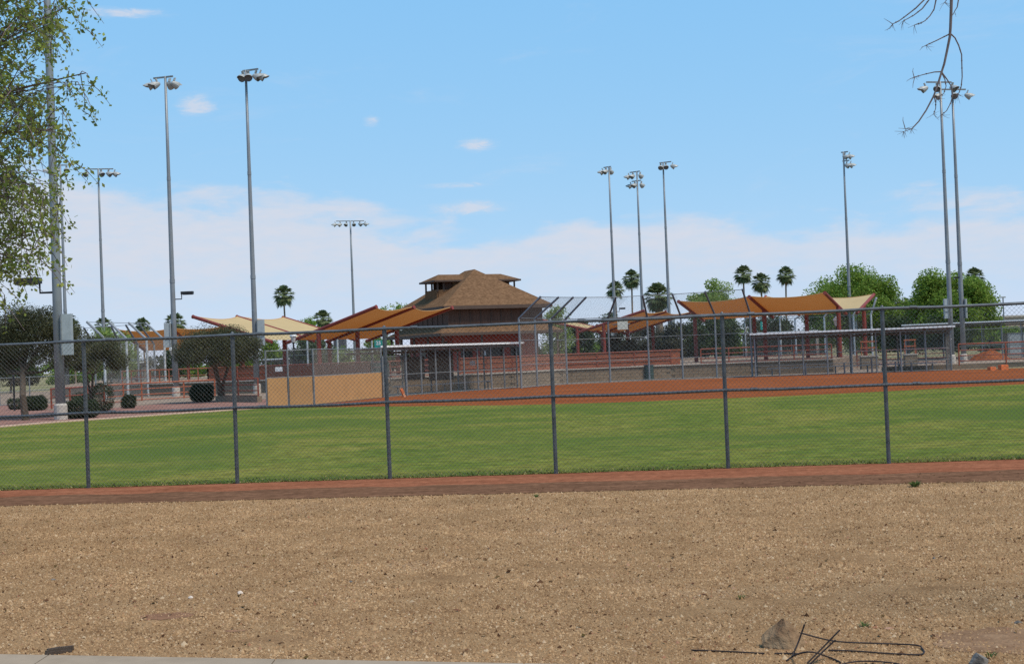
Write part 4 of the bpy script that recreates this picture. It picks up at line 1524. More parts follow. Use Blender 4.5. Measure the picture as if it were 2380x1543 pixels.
def bush(label, base, rx, rz, leaf, seed, n=16000, size=0.055, ry=None):
    rg = np.random.default_rng(seed)
    base = Vector(base)
    root = thing('bush', label, 'bush', base, 'clipped bushes in the mulch bed')
    q = rg.normal(0, 1, (n, 3))
    q /= np.linalg.norm(q, axis=1)[:, None]
    q = np.sign(q) * np.abs(q) ** 0.75
    rr = 0.75 + 0.25 * rg.random(n) ** 0.5
    C = q * rr[:, None] * np.array([rx, ry or rx, rz]) * 1.02 + np.array([0, 0, rz * 1.0])
    C *= 1 + 0.10 * np.sin(C[:, :1] * 9 + seed) * np.sin(C[:, 2:3] * 11) + 0.06 * np.sin(C[:, 1:2] * 13 + seed)
    C += rg.normal(0, 0.035, C.shape)
    C = C[C[:, 2] > 0.02]
    V, F = leaf_quads(C, size, rg)
    o = link('foliage', mesh_np('foliage', V, F), leaf)
    o.parent = root
    m = MB()
    for k in range(5):
        a = k * 1.26
        m.tube([base - Vector((0, 0, 0.05)), base + Vector((math.cos(a) * rx * 0.6, math.sin(a) * rx * 0.6, rz * 1.3))], [0.03, 0.012], 5)
    part('stem', m, BARK, root)


bush('wide clipped dark bush next to the foot of the thick pole', gp(190, 972), 0.62, 0.36, LEAF_BUSH, 21)
bush('small cup shaped bush standing alone in front of the orange railing', gp(300, 949), 0.30, 0.30, LEAF_BUSH, 22, 5000)
bush('round dark bush left of the round small tree', gp(470, 934), 0.55, 0.43, LEAF_BUSH, 23)
bush('clipped bush right behind the thick trunked small tree', gp(82, 954), 0.50, 0.33, LEAF_BUSH, 24)
bush('loose tall bush at the foot of the reddish small tree', gp(226, 958) + Vector((0.1, 0.6, 0)), 0.42, 0.62, LEAF_BUSH, 25, 4000)
bush('low bush at the far left behind the thick trunk', gp(38, 952), 0.40, 0.28, LEAF_BUSH, 26, 3000)
bush('dark bush peeking out left of the thick pole foot', gp(160, 945) + Vector((0.6, 0, 0)), 0.45, 0.33, LEAF_BUSH, 27, 3000)

GB = 'trees behind the ball fields'


def btree(label, px, top, d, wpx, leaf, seed, n=9000, size=0.20, rzf=None, low=-0.75, nclump=46, z0=0.0, name='tree'):
    q = P(px, top, d)
    h = q.z - z0
    rx = wpx * d / FPX / 2
    rz = (rzf or 0.42) * h
    return tree(name, label, (q.x, q.y, z0), h, rx, rz, leaf, size, n, seed, nclump, cz=h - rz * 0.95, group=GB, low=low, clump=0.27)


btree('broad bright green tree behind the large orange canopy', 1983, 630, 140, 262, LEAF_GREEN, 31, 70000, 0.22, 0.5, nclump=130)
btree('tall rounded bright tree pierced by the two right floodlight poles', 2207, 622, 128, 232, LEAF_GREEN, 32, 70000, 0.21, 0.52, nclump=130)
btree('pale lime tree rising behind the large orange canopy', 1655, 655, 165, 150, LEAF_LIME, 33, 26000, 0.24, 0.45)
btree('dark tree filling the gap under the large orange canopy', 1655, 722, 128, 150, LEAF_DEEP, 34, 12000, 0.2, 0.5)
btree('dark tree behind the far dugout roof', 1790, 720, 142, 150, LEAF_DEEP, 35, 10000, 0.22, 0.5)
btree('olive tree behind the small orange canopy posts', 1500, 752, 140, 120, LEAF_OLIVE, 36, 9000, 0.2, 0.5)
btree('second olive tree close to the stout palm', 1575, 748, 138, 120, LEAF_OLIVE, 37, 9000, 0.2, 0.5)
btree('ragged dark tree beside the white number board', 1418, 722, 150, 70, LEAF_DEEP, 38, 5000, 0.22, 0.45)
btree('dark green tree right of the building behind the pale canopy', 1352, 742, 140, 70, LEAF_DEEP, 39, 6000, 0.2, 0.5)
btree('light feathery tree at the right eave of the brown roof', 1292, 712, 138, 75, LEAF_LIME, 40, 6000, 0.2, 0.5)
btree('low dark tree behind the guard railing near the number board', 1440, 770, 128, 90, LEAF_OLIVE, 41, 7000, 0.18, 0.5)
btree('plum leaved tree between the two big green trees', 2103, 690, 150, 50, LEAF_PLUM, 42, 3500, 0.22, 0.4)
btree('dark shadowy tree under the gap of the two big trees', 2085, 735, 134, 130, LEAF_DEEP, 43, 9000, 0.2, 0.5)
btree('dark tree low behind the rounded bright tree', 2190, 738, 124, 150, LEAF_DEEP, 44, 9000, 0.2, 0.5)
btree('low green thicket past the rounded bright tree', 2300, 790, 150, 60, LEAF_DEEP, 45, 3000, 0.2, 0.5)
btree('dark tree under the eave left of the building', 880, 772, 122, 90, LEAF_GREEN, 46, 7000, 0.18, 0.5)
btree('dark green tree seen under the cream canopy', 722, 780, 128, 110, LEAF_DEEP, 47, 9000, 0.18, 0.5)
btree('bright tree beside the bullpen under the cream canopy', 630, 785, 128, 70, LEAF_GREEN, 48, 6000, 0.18, 0.5)
btree('leafy tree around the short palm left of the orange canopy', 716, 729, 165, 55, LEAF_GREEN, 49, 4000, 0.22, 0.4)
btree('yellow green round shrub tree between the canopy posts', 803, 812, 118, 44, LEAF_LIME, 50, 4000, 0.14, 0.46)
btree('sparse tree top left of the brown roof', 933, 697, 160, 45, LEAF_GREEN, 51, 1500, 0.25, 0.3)
btree('small pale tree top above the orange canopy tip', 893, 708, 160, 32, LEAF_LIME, 52, 1200, 0.25, 0.3)
btree('pale feathery tree behind the leaning-armed backstop', 258, 758, 113, 130, LEAF_LIME, 53, 13000, 0.15, 0.5)
btree('small leafy tree behind the left canopy edge', 205, 790, 128, 50, LEAF_GREEN, 54, 4000, 0.18, 0.5)
btree('dark tree behind the far lamp post on the left', 405, 800, 130, 70, LEAF_DEEP, 55, 5000, 0.18, 0.5)
btree('far dark tree behind the thick trunked small tree', 20, 770, 135, 150, LEAF_DEEP, 56, 7000, 0.2, 0.5)
btree('green tree far behind the round small tree', 540, 800, 136, 100, LEAF_GREEN, 57, 6000, 0.2, 0.5)
line = ['left of the thick trunked small tree', 'behind the thick trunked small tree', 'behind the reddish small tree', 'behind the leaning-armed backstop', 'between the leaning arms and the area light pole',
        'behind the round small tree', 'right of the round small tree', 'behind the bullpen fence', 'behind the short palm', 'behind the teal square sign', 'behind the left side of the building', 'behind the middle of the building',
        'behind the right side of the building', 'behind the pale canopy', 'behind the number board', 'behind the small orange canopy', 'behind the stout palm', 'behind the lime tree', 'under the three palms', 'behind the far lantern',
        'behind the broad bright green tree', 'between the two gate pillars', 'behind the rounded bright tree', 'behind the red roofed shelter', 'behind the thin mast']
for i, w_ in enumerate(line):
    px = -60 + i * 103
    btree('low tree of the distant park edge, ' + w_, px + random.uniform(-20, 20), yh(px) - random.uniform(18, 38), 215, random.uniform(125, 165), (LEAF_DEEP, LEAF_OLIVE, LEAF_GREEN)[i % 3], 200 + i, 3500, 0.42, 0.55, low=-1.0, nclump=40)


# palms
def frond_crown(seed, dead):
    rg = random.Random(seed)
    m = MB()
    nf = 52 if not dead else 16
    for k in range(nf):
        azm = k * 2.39996 + rg.uniform(-0.2, 0.2)
        el = R(84 - 148 * (k / nf) + rg.uniform(-8, 8)) if not dead else R(-58 - 25 * rg.random())
        dv = Vector((math.cos(azm) * math.cos(el), math.sin(azm) * math.cos(el), math.sin(el)))
        pl = rg.uniform(0.55, 0.85) if not dead else 0.35
        q = dv * pl
        side = dv.cross(Vector((0, 0, 1)))
        side = side.normalized() if side.length > 0.05 else Vector((1, 0, 0))
        upv = side.cross(dv)
        m.tube([Vector((0, 0, 0)), q * 0.5 + Vector((0, 0, 0.04)), q], [0.03, 0.022, 0.015], 3)
        nl = 13
        for j in range(nl):
            t = -1.25 + 2.5 * j / (nl - 1)
            ld = (dv * math.cos(t) + side * math.sin(t)).normalized()
            ln = (0.95 - 0.25 * abs(t) / 1.25) * rg.uniform(0.85, 1.1)
            w = side.cross(ld) if False else ld.cross(upv)
            midp = q + ld * ln * 0.55 + upv * (0.05 * abs(t))
            tip = q + ld * ln * (0.95) - Vector((0, 0, 0.34 * ln)) + upv * 0.02
            a, b = midp + w * 0.075, midp - w * 0.075
            m.add([q, a, tip, b], [(0, 1, 2, 3)])
    me = m.mesh('fronds')
    me.materials.append(LEAF_DEAD if dead else LEAF_PALM)
    return me


CROWNS = [frond_crown(s, False) for s in (1, 2, 3)]
SKIRTS = [frond_crown(s, True) for s in (5, 6)]


def palm(label, px, top, d, cw, r=0.125, seed=0, skirt=1.0):
    """top: upper edge of crown, cw: crown width, both in picture units"""
    sc = cw * d / FPX / 2.65
    q = P(px, top, d)
    zc = q.z - 1.5 * sc
    base = Vector((q.x, q.y, 0))
    root = thing('palm_tree', label, 'palm', base, 'fan palms beyond the ball fields')
    m = MB()
    zs = [0, 0.08, 0.5, 1]
    lean = Vector((random.uniform(-0.3, 0.3), 0, 0))
    m.tube([base + lean * (t - 1) * (1 if t else 1) + Vector((0, 0, zc * t)) for t in zs], [r * 1.5, r * 1.1, r, r * 0.9], 8)
    part('trunk', m, BARKPALM, root)
    o = link('fronds', CROWNS[seed % 3])
    o.parent = root
    o.location = (0, 0, zc)
    o.scale = (sc, sc, sc)
    o.rotation_euler.z = seed * 1.7
    if skirt:
        k = link('dry_skirt', SKIRTS[seed % 2])
        k.parent = root
        k.location = (0, 0, zc - 0.1)
        k.scale = (sc * skirt * 0.8,) * 3
        k.rotation_euler.z = seed * 2.1


palm('lone fan palm rising above the cream canopy', 658, 659, 198, 50, seed=0)
palm('short fan palm among green leaves left of the orange canopy', 749, 716, 200, 46, seed=1)
palm('fan palm crossed by the floodlight pole with the number board', 1428, 648, 200, 44, seed=2)
palm('tall fan palm between two floodlight poles right of the building', 1467, 622, 205, 46, seed=3)
palm('stout fan palm with a thick trunk and wide crown', 1528, 651, 150, 68, r=0.40, seed=4, skirt=0.0)
palm('first of the three fan palms above the large orange canopy, with a long trunk', 1726, 612, 200, 46, seed=5)
palm('lower middle one of the three fan palms above the large orange canopy', 1768, 630, 202, 48, seed=6)
palm('fan palm standing apart right of the three, above the large orange canopy', 1825, 615, 198, 44, seed=7)
palm('fan palm peeking out behind the rounded bright tree', 2264, 617, 185, 46, seed=8)
palm('far fan palm top directly behind the thick pole', 168, 738, 200, 40, seed=9)
palm('far fan palm top left of the slim distant pole', 240, 733, 200, 44, seed=10)
palm('far fan palm top above the leaning arms', 331, 734, 200, 40, seed=11)
palm('far fan palm split by the pole with the area light', 406, 722, 200, 52, seed=12)
palm('tiny distant palm seen through the fence mesh on the right', 2307, 752, 520, 16, seed=13)
palm('other tiny distant palm seen through the mesh by the thin mast', 2350, 753, 520, 18, seed=14)


# ------------------------------------------------------------------ small field furniture
def lantern(label, px, py_top, d, zb):
    top = P(px, py_top, d)
    base = Vector((top.x, top.y, zb))
    root = thing('lamp_post', label, 'lamp post', base, 'black lantern posts on the terrace')
    H = top.z - zb
    m = MB()
    m.lathe(base, [(-0.05, 0.16), (0.25, 0.14), (0.35, 0.07), (H - 0.75, 0.055), (H - 0.70, 0.09), (H - 0.64, 0.06)], 10)
    part('post', m, BLACK, root)
    m = MB()
    m.lathe(base, [(H - 0.66, 0.10), (H - 0.28, 0.19), (H - 0.26, 0.17)], 10)
    part('globe', m, mat('lantern_glass', (0.55, 0.52, 0.50), 0.3, 0, 0.08, 5), root)
    m = MB()
    m.lathe(base, [(H - 0.27, 0.23), (H - 0.12, 0.20), (H - 0.06, 0.12), (H, 0.02)], 10)
    part('hood', m, WHITE, root)


lantern('black lantern post with a pale hood in front of the bullpen mesh', 681, 772, 92, TZ)
lantern('black lantern post between the large canopy posts', 1943, 736, 100, 0.0)
lantern('far black lantern post behind the pole with the area light', 399, 806, 112, 0.0)


def drum(label, px, py, z0=0.0, d=None, h=0.88, r=0.29):
    b = G(px, py) if d is None else at(px, d)
    b = Vector((b.x, b.y, z0))
    root = thing('trash_barrel', label, 'trash barrel', b, 'dark green trash barrels')
    m = MB()
    m.lathe(b, [(-0.02, r), (0.28, r), (0.30, r * 1.04), (0.33, r), (0.58, r), (0.60, r * 1.04), (0.63, r), (h, r), (h, r * 0.92), (h - 0.1, r * 0.9)], 14)
    part('barrel', m, CANGREEN, root, smooth=False)
    m = MB()
    m.lathe(b, [(h - 0.03, r * 1.05), (h + 0.02, r * 1.05), (h + 0.02, r * 0.9)], 14)
    part('rim', m, ARMGREY, root)


drum('dark green trash barrel next to the first backstop post', 1226, 893)
drum('dark green trash barrel against the block wall in the middle of the backstop', 1509, 881.5)
drum('dark trash barrel on the terrace behind the bullpen mesh', 757, 0, TZ, 90)
drum('dark trash barrel on the terrace near the teal sign', 874, 0, TZ, 84)
drum('second dark trash barrel on the terrace near the teal sign', 893, 0, TZ, 84.5)


def text_mesh(s, size):
    c = bpy.data.curves.new('t', 'FONT')
    c.body = s
    c.size = size
    c.align_x, c.align_y = 'CENTER', 'CENTER'
    c.extrude = 0.004
    c.offset = size * 0.02
    ob = bpy.data.objects.new('t', c)
    COL.objects.link(ob)
    dg = bpy.context.evaluated_depsgraph_get()
    me = bpy.data.meshes.new_from_object(ob.evaluated_get(dg))
    bpy.data.objects.remove(ob)
    return me


def sign(label, px, py, d, w, h, text, post=None):
    c = P(px, py, d)
    root = thing('sign', label, 'sign', c)
    part('panel', MB().box(c, (w, 0.03, h)), TEAL, root)
    for (txt, sz, dz) in text:
        me = text_mesh(txt, sz)
        me.materials.append(WHITE)
        o = link('lettering', me)
        o.parent = root
        o.location = (0, -0.022, dz)
        o.rotation_euler.x = R(90)
    bk = MB()
    bk.box(c + Vector((0, 0.04, 0)), (w * 0.5, 0.06, 0.06))
    part('bracket', bk, POSTGREY, root)
    return root


sign('teal square sign with white figures on the far mesh left of the building', 879.5, 799, 110.5, 0.62, 0.58, [('25', 0.40, 0.05)])
sign('tall teal and white sign on the far mesh below the large orange canopy', 1774, 757, 125, 0.48, 0.72, [('2', 0.46, 0.1)])
# the white number board on the backstop
c = P(1447, 753, 81.6)
nb_ = thing('number_board', 'pale square board fixed to the backstop mesh beside the small orange canopy', 'sign', c)
part('board', MB().box(c, (0.6, 0.04, 0.64)), mat('aged_white_board', (0.50, 0.52, 0.46), 0.7, 0, 0.15, 8), nb_)
part('frame', MB().box(c + Vector((0, 0.03, 0.3)), (0.64, 0.03, 0.05)).box(c + Vector((0, 0.03, -0.3)), (0.64, 0.03, 0.05)), POSTGREY, nb_)
part('bracket', MB().tube([c + Vector((-0.5, 0.9, 0)), c + Vector((0, 0.03, 0))], 0.03, 6).tube([c + Vector((0.5, 0.95, 0)), c + Vector((0, 0.03, 0))], 0.03, 6), POSTGREY, nb_)
for (lab, px, py, d, w, h) in [('small white placard on the canopy post left of the building', 927, 818, 92.4, 0.3, 0.32),
                               ('small pale placard on the brown screen in the first dugout', 1098, 843.5, 76.2, 0.3, 0.25),
                               ('pale notice on the panelled railing behind the bullpen', 648, 858, 88.7, 0.45, 0.28)]:
    c = P(px, py, d)
    solo('placard', MB().box(c, (w, 0.02, h)).box(c + Vector((0, -0.014, 0)), (w * 0.6, 0.008, h * 0.45)), PAPER, lab, 'placard', c)

b = gp(941, 922.5)
b2 = P(932, 903, b.y - 0.05)
m = MB()
m.beam(b - Vector((0.02, 0, 0.0)), b.lerp(b2, 0.45), 0.20, 0.10)
pl = thing('leaning_pad', 'orange and salmon striped board leaning at the end of the first dugout', 'board', b)
part('lower_half', m, mat('salmon_paint', (0.62, 0.30, 0.17), 0.7, 0, 0.1, 5), pl)
part('upper_half', MB().beam(b.lerp(b2, 0.45), b2, 0.22, 0.11), ORANGE, pl)
for lab, px, py, w, h in (('dark orange wedge lying on the infield edge right of the dugout', 2305, 861, 0.32, 0.16), ('flat orange base block lying beside the dark orange wedge', 2332, 859.5, 0.42, 0.24)):
    b = gp(px, py)
    solo('base_block', MB().box(b + Vector((0, 0, h / 2)), (w, 0.35, h), 0.2).box(b + Vector((0, 0, h + 0.02)), (w * 0.9, 0.3, 0.04), 0.2), ORANGE, lab, 'base', b)
q = place(2298, 112)
bm_p = bmesh.new()
bmesh.ops.create_icosphere(bm_p, subdivisions=4, radius=1)
rg_p = random.Random(3)
for v in bm_p.verts:
    k = 1 + rg_p.uniform(-0.03, 0.03) + 0.08 * math.sin(v.co.x * 5) * math.cos(v.co.y * 4)
    t_ = max(0.0, v.co.z)
    v.co = Vector((v.co.x * 1.5 * (1 - 0.45 * t_) * k, v.co.y * 1.6 * (1 - 0.45 * t_) * k, max(-0.05, v.co.z * 0.72 * k)))
me_p = bpy.data.meshes.new('dirt_pile')
bm_p.to_mesh(me_p)
bm_p.free()
dp = link('dirt_pile', me_p, INFIELD)
dp.location = q
tag(dp, 'heap of red clay beyond the long red railing on the right', 'dirt pile')
q = place(2330, 690)
t = thing('mast', 'thin distant mast standing beyond the fence mesh on the right', 'mast', place(2335, 230))
tp_ = P(2328, 691, 230)
part('pole', MB().tube([place(2335, 230) - Vector((0, 0, 0.3)), Vector((place(2335, 230).x, 230, tp_.z))], [0.16, 0.10], 8), POSTGREY, t)
part('head', MB().box(Vector((place(2335, 230).x, 230, tp_.z)), (0.8, 0.3, 0.22)), LAMPGREY, t)
q = place(2360, 330)
fw = thing('distant_warehouse', 'long pale tan warehouse far off beyond the right fence', 'building', q)
part('wall', MB().box(q + Vector((10, 0, 3.0)), (46, 20, 6.0)), mat('tan_stucco', (0.42, 0.34, 0.27), 0.9, 0, 0.08, 0.2), fw)
part('roof_edge', MB().box(q + Vector((10, 0, 6.2)), (46.6, 20.6, 0.4)), CONC, fw)
for k in range(5):
    part('door', MB().box(q + Vector((-8 + 9 * k, -10.06, 2.0)), (4, 0.1, 4.0)), POSTGREY, fw)
q = place(792, 420)
fb_ = thing('distant_office_block', 'dark grey office block in the distance under the orange canopy', 'building', q)
part('wall', MB().box(q + Vector((0, 0, 4.3)), (3.2, 6, 8.6)), mat('dark_stucco', (0.06, 0.06, 0.075), 0.8, 0, 0.1, 0.3), fb_)
part('parapet', MB().box(q + Vector((0, 0, 8.7)), (3.4, 6.2, 0.35)), BLACK, fb_)
q = place(2370, 128)
ub = thing('utility_cabinet', 'grey utility cabinet standing past the right end of the red railing', 'cabinet', q)
part('cabinet', MB().box(q + Vector((0, 0, 1.0)), (2.6, 1.2, 2.0)), BOXGREY, ub)
part('door', MB().box(q + Vector((-0.6, -0.62, 1.0)), (1.15, 0.04, 1.8)), BOXGREY, ub)
part('top', MB().box(q + Vector((0, 0, 2.03)), (2.7, 1.3, 0.06)), POSTGREY, ub)
q = gp(96, 955)
lp = thing('marker_post', 'slim black post left of the thick pole behind the small tree', 'post', gp(34, 955))
qq = gp(34, 955)
part('post', MB().tube([qq - Vector((0, 0, 0.05)), qq + Vector((0, 0, 1.7))], 0.05, 8), BLACK, lp)
part('cap', MB().lathe(qq, [(1.7, 0.07), (1.78, 0.05), (1.82, 0.01)], 8), BLACK, lp)
chain_run('far_fence', 'far low chain link fence at the left edge of the neighbouring field', [gp(-260, 957), gp(0, 944), gp(200, 931)], 1.6, wire_p=(0.16, 0.004), rails=(0.8,), spacing=2.6)
chain_run('far_fence', 'far tall chain link fence along the right side beyond the red railing', [at(2240, 108).xy.to_3d(), at(2700, 104).xy.to_3d()], 2.4, wire_p=(0.16, 0.004), rails=(1.2,), spacing=2.6)


# ------------------------------------------------------------------ foreground objects
def rock(label, base, s, seed, material, name='rock', sub=3, sharp=0.35, yaw=0.0, shape=None):
    rg = random.Random(seed)
    bm = bmesh.new()
    bmesh.ops.create_icosphere(bm, subdivisions=sub, radius=1)
    planes = [(Vector((rg.uniform(-1, 1), rg.uniform(-1, 1), rg.uniform(-0.2, 0.9))).normalized(), rg.uniform(0.42, 0.78)) for _ in range(12)]
    for v in bm.verts:
        for nrm, d in planes:
            k = v.co.dot(nrm) - d
            if k > 0:
                v.co -= nrm * k * 0.97
        v.co += Vector((rg.uniform(-1, 1), rg.uniform(-1, 1), rg.uniform(-1, 1))) * 0.018
        if shape:
            v.co = shape(v.co)
        v.co = Vector((v.co.x * s[0], v.co.y * s[1], v.co.z * s[2] + s[2] * 0.62))
    me = bpy.data.meshes.new(name)
    bm.to_mesh(me)
    bm.free()
    o = link(name, me, material)
    o.location = base
    o.rotation_euler.z = yaw
    return tag(o, label, 'rock')


def peak(c):
    k = max(0, c.z)
    return Vector((c.x * (1 - 0.55 * k) + 0.12 * k, c.y * (1 - 0.3 * k), c.z * 1.25))


rock('tan pointed boulder next to the bent metal rods', gp(1822, 1505), (0.135, 0.10, 0.115), 4, ROCKTAN, sub=4, shape=peak)
rock('small round grey rock past the end of the bent metal rods', gp(2275, 1545), (0.058, 0.055, 0.05), 9, ROCKGREY)
rock('small white stone, the flatter of a pair on the open gravel', gp(443, 1391), (0.035, 0.03, 0.018), 14, ROCKPALE, 'stone', 2)
rock('small pinkish stone, the blocky one of a pair on the open gravel', gp(560, 1381), (0.030, 0.026, 0.020), 15, ROCKPALE, 'stone', 2)
rock('small dark stone near the bare earth streak', gp(2171, 1300), (0.018, 0.018, 0.016), 16, ROCKGREY, 'stone', 2)
rock('small dark purple stone at the rim of the brown soil patch', gp(2366, 1449), (0.028, 0.022, 0.017), 17, ROCKGREY, 'stone', 2)
rock('small dark clod on the middle of the gravel', gp(815, 1353), (0.025, 0.02, 0.013), 18, ROCKGREY, 'stone', 2)
rock('small black clod on the gravel above the white stones', gp(123, 1348), (0.03, 0.02, 0.012), 19, ROCKGREY, 'stone', 2)
rock('flat reddish stone lying above the bent rods', gp(2065, 1462), (0.05, 0.03, 0.010), 20, mat('reddish_stone', (0.36, 0.20, 0.13), 0.95, 0, 0.2, 12, 0.4, 40), 'stone', 2)

# splintered piece of dark wood by the pavement
b = gp(140, 1521)
m = MB()
a, c = gp(106, 1524), gp(176, 1512)
rg_w = random.Random(12)
for k in range(5):
    o0, o1 = rg_w.uniform(0, 0.12), rg_w.uniform(0.8, 1.0)
    yo = -0.035 + 0.016 * k
    p0, p1 = a.lerp(c, o0), a.lerp(c, o1)
    md = p0.lerp(p1, 0.5) + Vector((0, 0, rg_w.uniform(0.0, 0.008)))
    z0_ = 0.012 + 0.009 * (2 - abs(k - 2)) + rg_w.uniform(0, 0.006)
    m.beam(p0 + Vector((0, yo, z0_)), md + Vector((0, yo, z0_)), 0.022, 0.024)
    m.beam(md + Vector((0, yo, z0_)), p1 + Vector((0, yo + rg_w.uniform(-0.006, 0.006), z0_ - 0.003)), 0.020, 0.020)
solo('wood_scrap', m, WOOD, 'splintered piece of dark weathered wood beside the concrete pavement', 'wood', b)

# bent reinforcing rods
rods = [
    ('short straight rod standing up from the heap in front of the tan boulder', [(1870, 1450, 0.16), (1856, 1490, 0.10), (1841, 1528, 0.006)]),
    ('long straight rod slanting up to the right across the heap', [(1952, 1463, 0.15), (1914, 1502, 0.08), (1876, 1543, 0.006)]),
    ('shorter slanting rod right below the long one', [(1942, 1486, 0.10), (1912, 1514, 0.05), (1882, 1546, 0.006)]),
    ('hairpin bent rod with its loop toward the grey rock', [(1861, 1470, 0.05), (1940, 1489, 0.035), (2030, 1494, 0.02), (2126, 1498, 0.02), (2144, 1507, 0.012), (2147, 1518, 0.008), (2130, 1522, 0.008), (2060, 1519, 0.008), (1990, 1514, 0.008), (1925, 1510, 0.012)]),
    ('arched rod curling over the foot of the heap', [(1828, 1537, 0.006), (1843, 1524, 0.02), (1865, 1516, 0.035), (1890, 1515, 0.035), (1920, 1524, 0.02), (1950, 1538, 0.008), (1972, 1552, 0.006)]),
    ('thin long rod lying flat on the gravel left of the heap', [(1607, 1512, 0.006), (1680, 1514, 0.008), (1740, 1518, 0.006), (1777, 1520, 0.006)]),
    ('short rod lying flat at the left foot of the heap', [(1800, 1520, 0.006), (1830, 1519, 0.008), (1860, 1521, 0.006)]),
    ('low bowed rod at the bottom of the heap', [(1946, 1548, 0.006), (1985, 1537, 0.02), (2036, 1536, 0.02), (2090, 1544, 0.008), (2120, 1556, 0.006)]),
]
for lab, pp in rods:
    world = []
    for (px, py, z) in pp:
        world.append(G(px, py, z))
    # all rods rest in one shallow heap: keep the depth of their ground contact
    gy = min(p.y for p, q_ in zip(world, pp) if q_[2] <= 0.012)
    w2 = []
    for (px, py, z), p in zip(pp, world):
        if z > 0.03:
            w2.append(P(px, py, gy + 0.05))
        else:
            w2.append(p)
    for p in w2:
        p.z = max(p.z, 0.012)
    dense = []
    for i in range(len(w2) - 1):
        p0, p1, p2, p3 = w2[max(i - 1, 0)], w2[i], w2[i + 1], w2[min(i + 2, len(w2) - 1)]
        for s_ in range(6):
            t_ = s_ / 6
            dense.append(0.5 * ((2 * p1) + (p2 - p0) * t_ + (2 * p0 - 5 * p1 + 4 * p2 - p3) * t_ ** 2 + (3 * p1 - p0 - 3 * p2 + p3) * t_ ** 3))
    dense.append(w2[-1])
    o = solo('metal_rod', MB().tube(dense, 0.0048, 6), REBAR, lab, 'rod', w2[0].copy(), 'bent metal rods in the foreground')


def weed(label, base, r, n, seed):
    rg = random.Random(seed)
    base = Vector(base)
    m = MB()
    for k in range(n):
        a = rg.uniform(0, 6.28)
        o = Vector((math.cos(a), math.sin(a), 0)) * rg.uniform(0, r * 0.4)
        t = base + o + Vector((math.cos(a) * rg.uniform(0.2, 1) * r, math.sin(a) * rg.uniform(0.2, 1) * r, rg.uniform(0.3, 0.9) * r))
        s = Vector((-math.sin(a), math.cos(a), 0)) * 0.09 * r
        b_ = base + o
        md = b_.lerp(t, 0.5) + Vector((0, 0, 0.15 * r))
        m.add([b_, md + s, t, md - s], [(0, 1, 2, 3)])
    solo('weed', m, WEED, label, 'weed', base)


weed('dark green weed tuft at the gravel edge of the dirt strip', gp(2126, 1132), 0.10, 60, 1)
weed('tiny weed at the gravel edge in the middle of the dirt strip', gp(1246, 1156), 0.055, 30, 2)
weed('tiny weed on the gravel rim of the bare earth streak', gp(1722, 1392), 0.04, 26, 3)
weed('small weed sprouting below the bare earth streak', gp(2010, 1458), 0.045, 30, 4)
weed('dry sprig beside the small grey rock', gp(2300, 1530), 0.06, 10, 5)


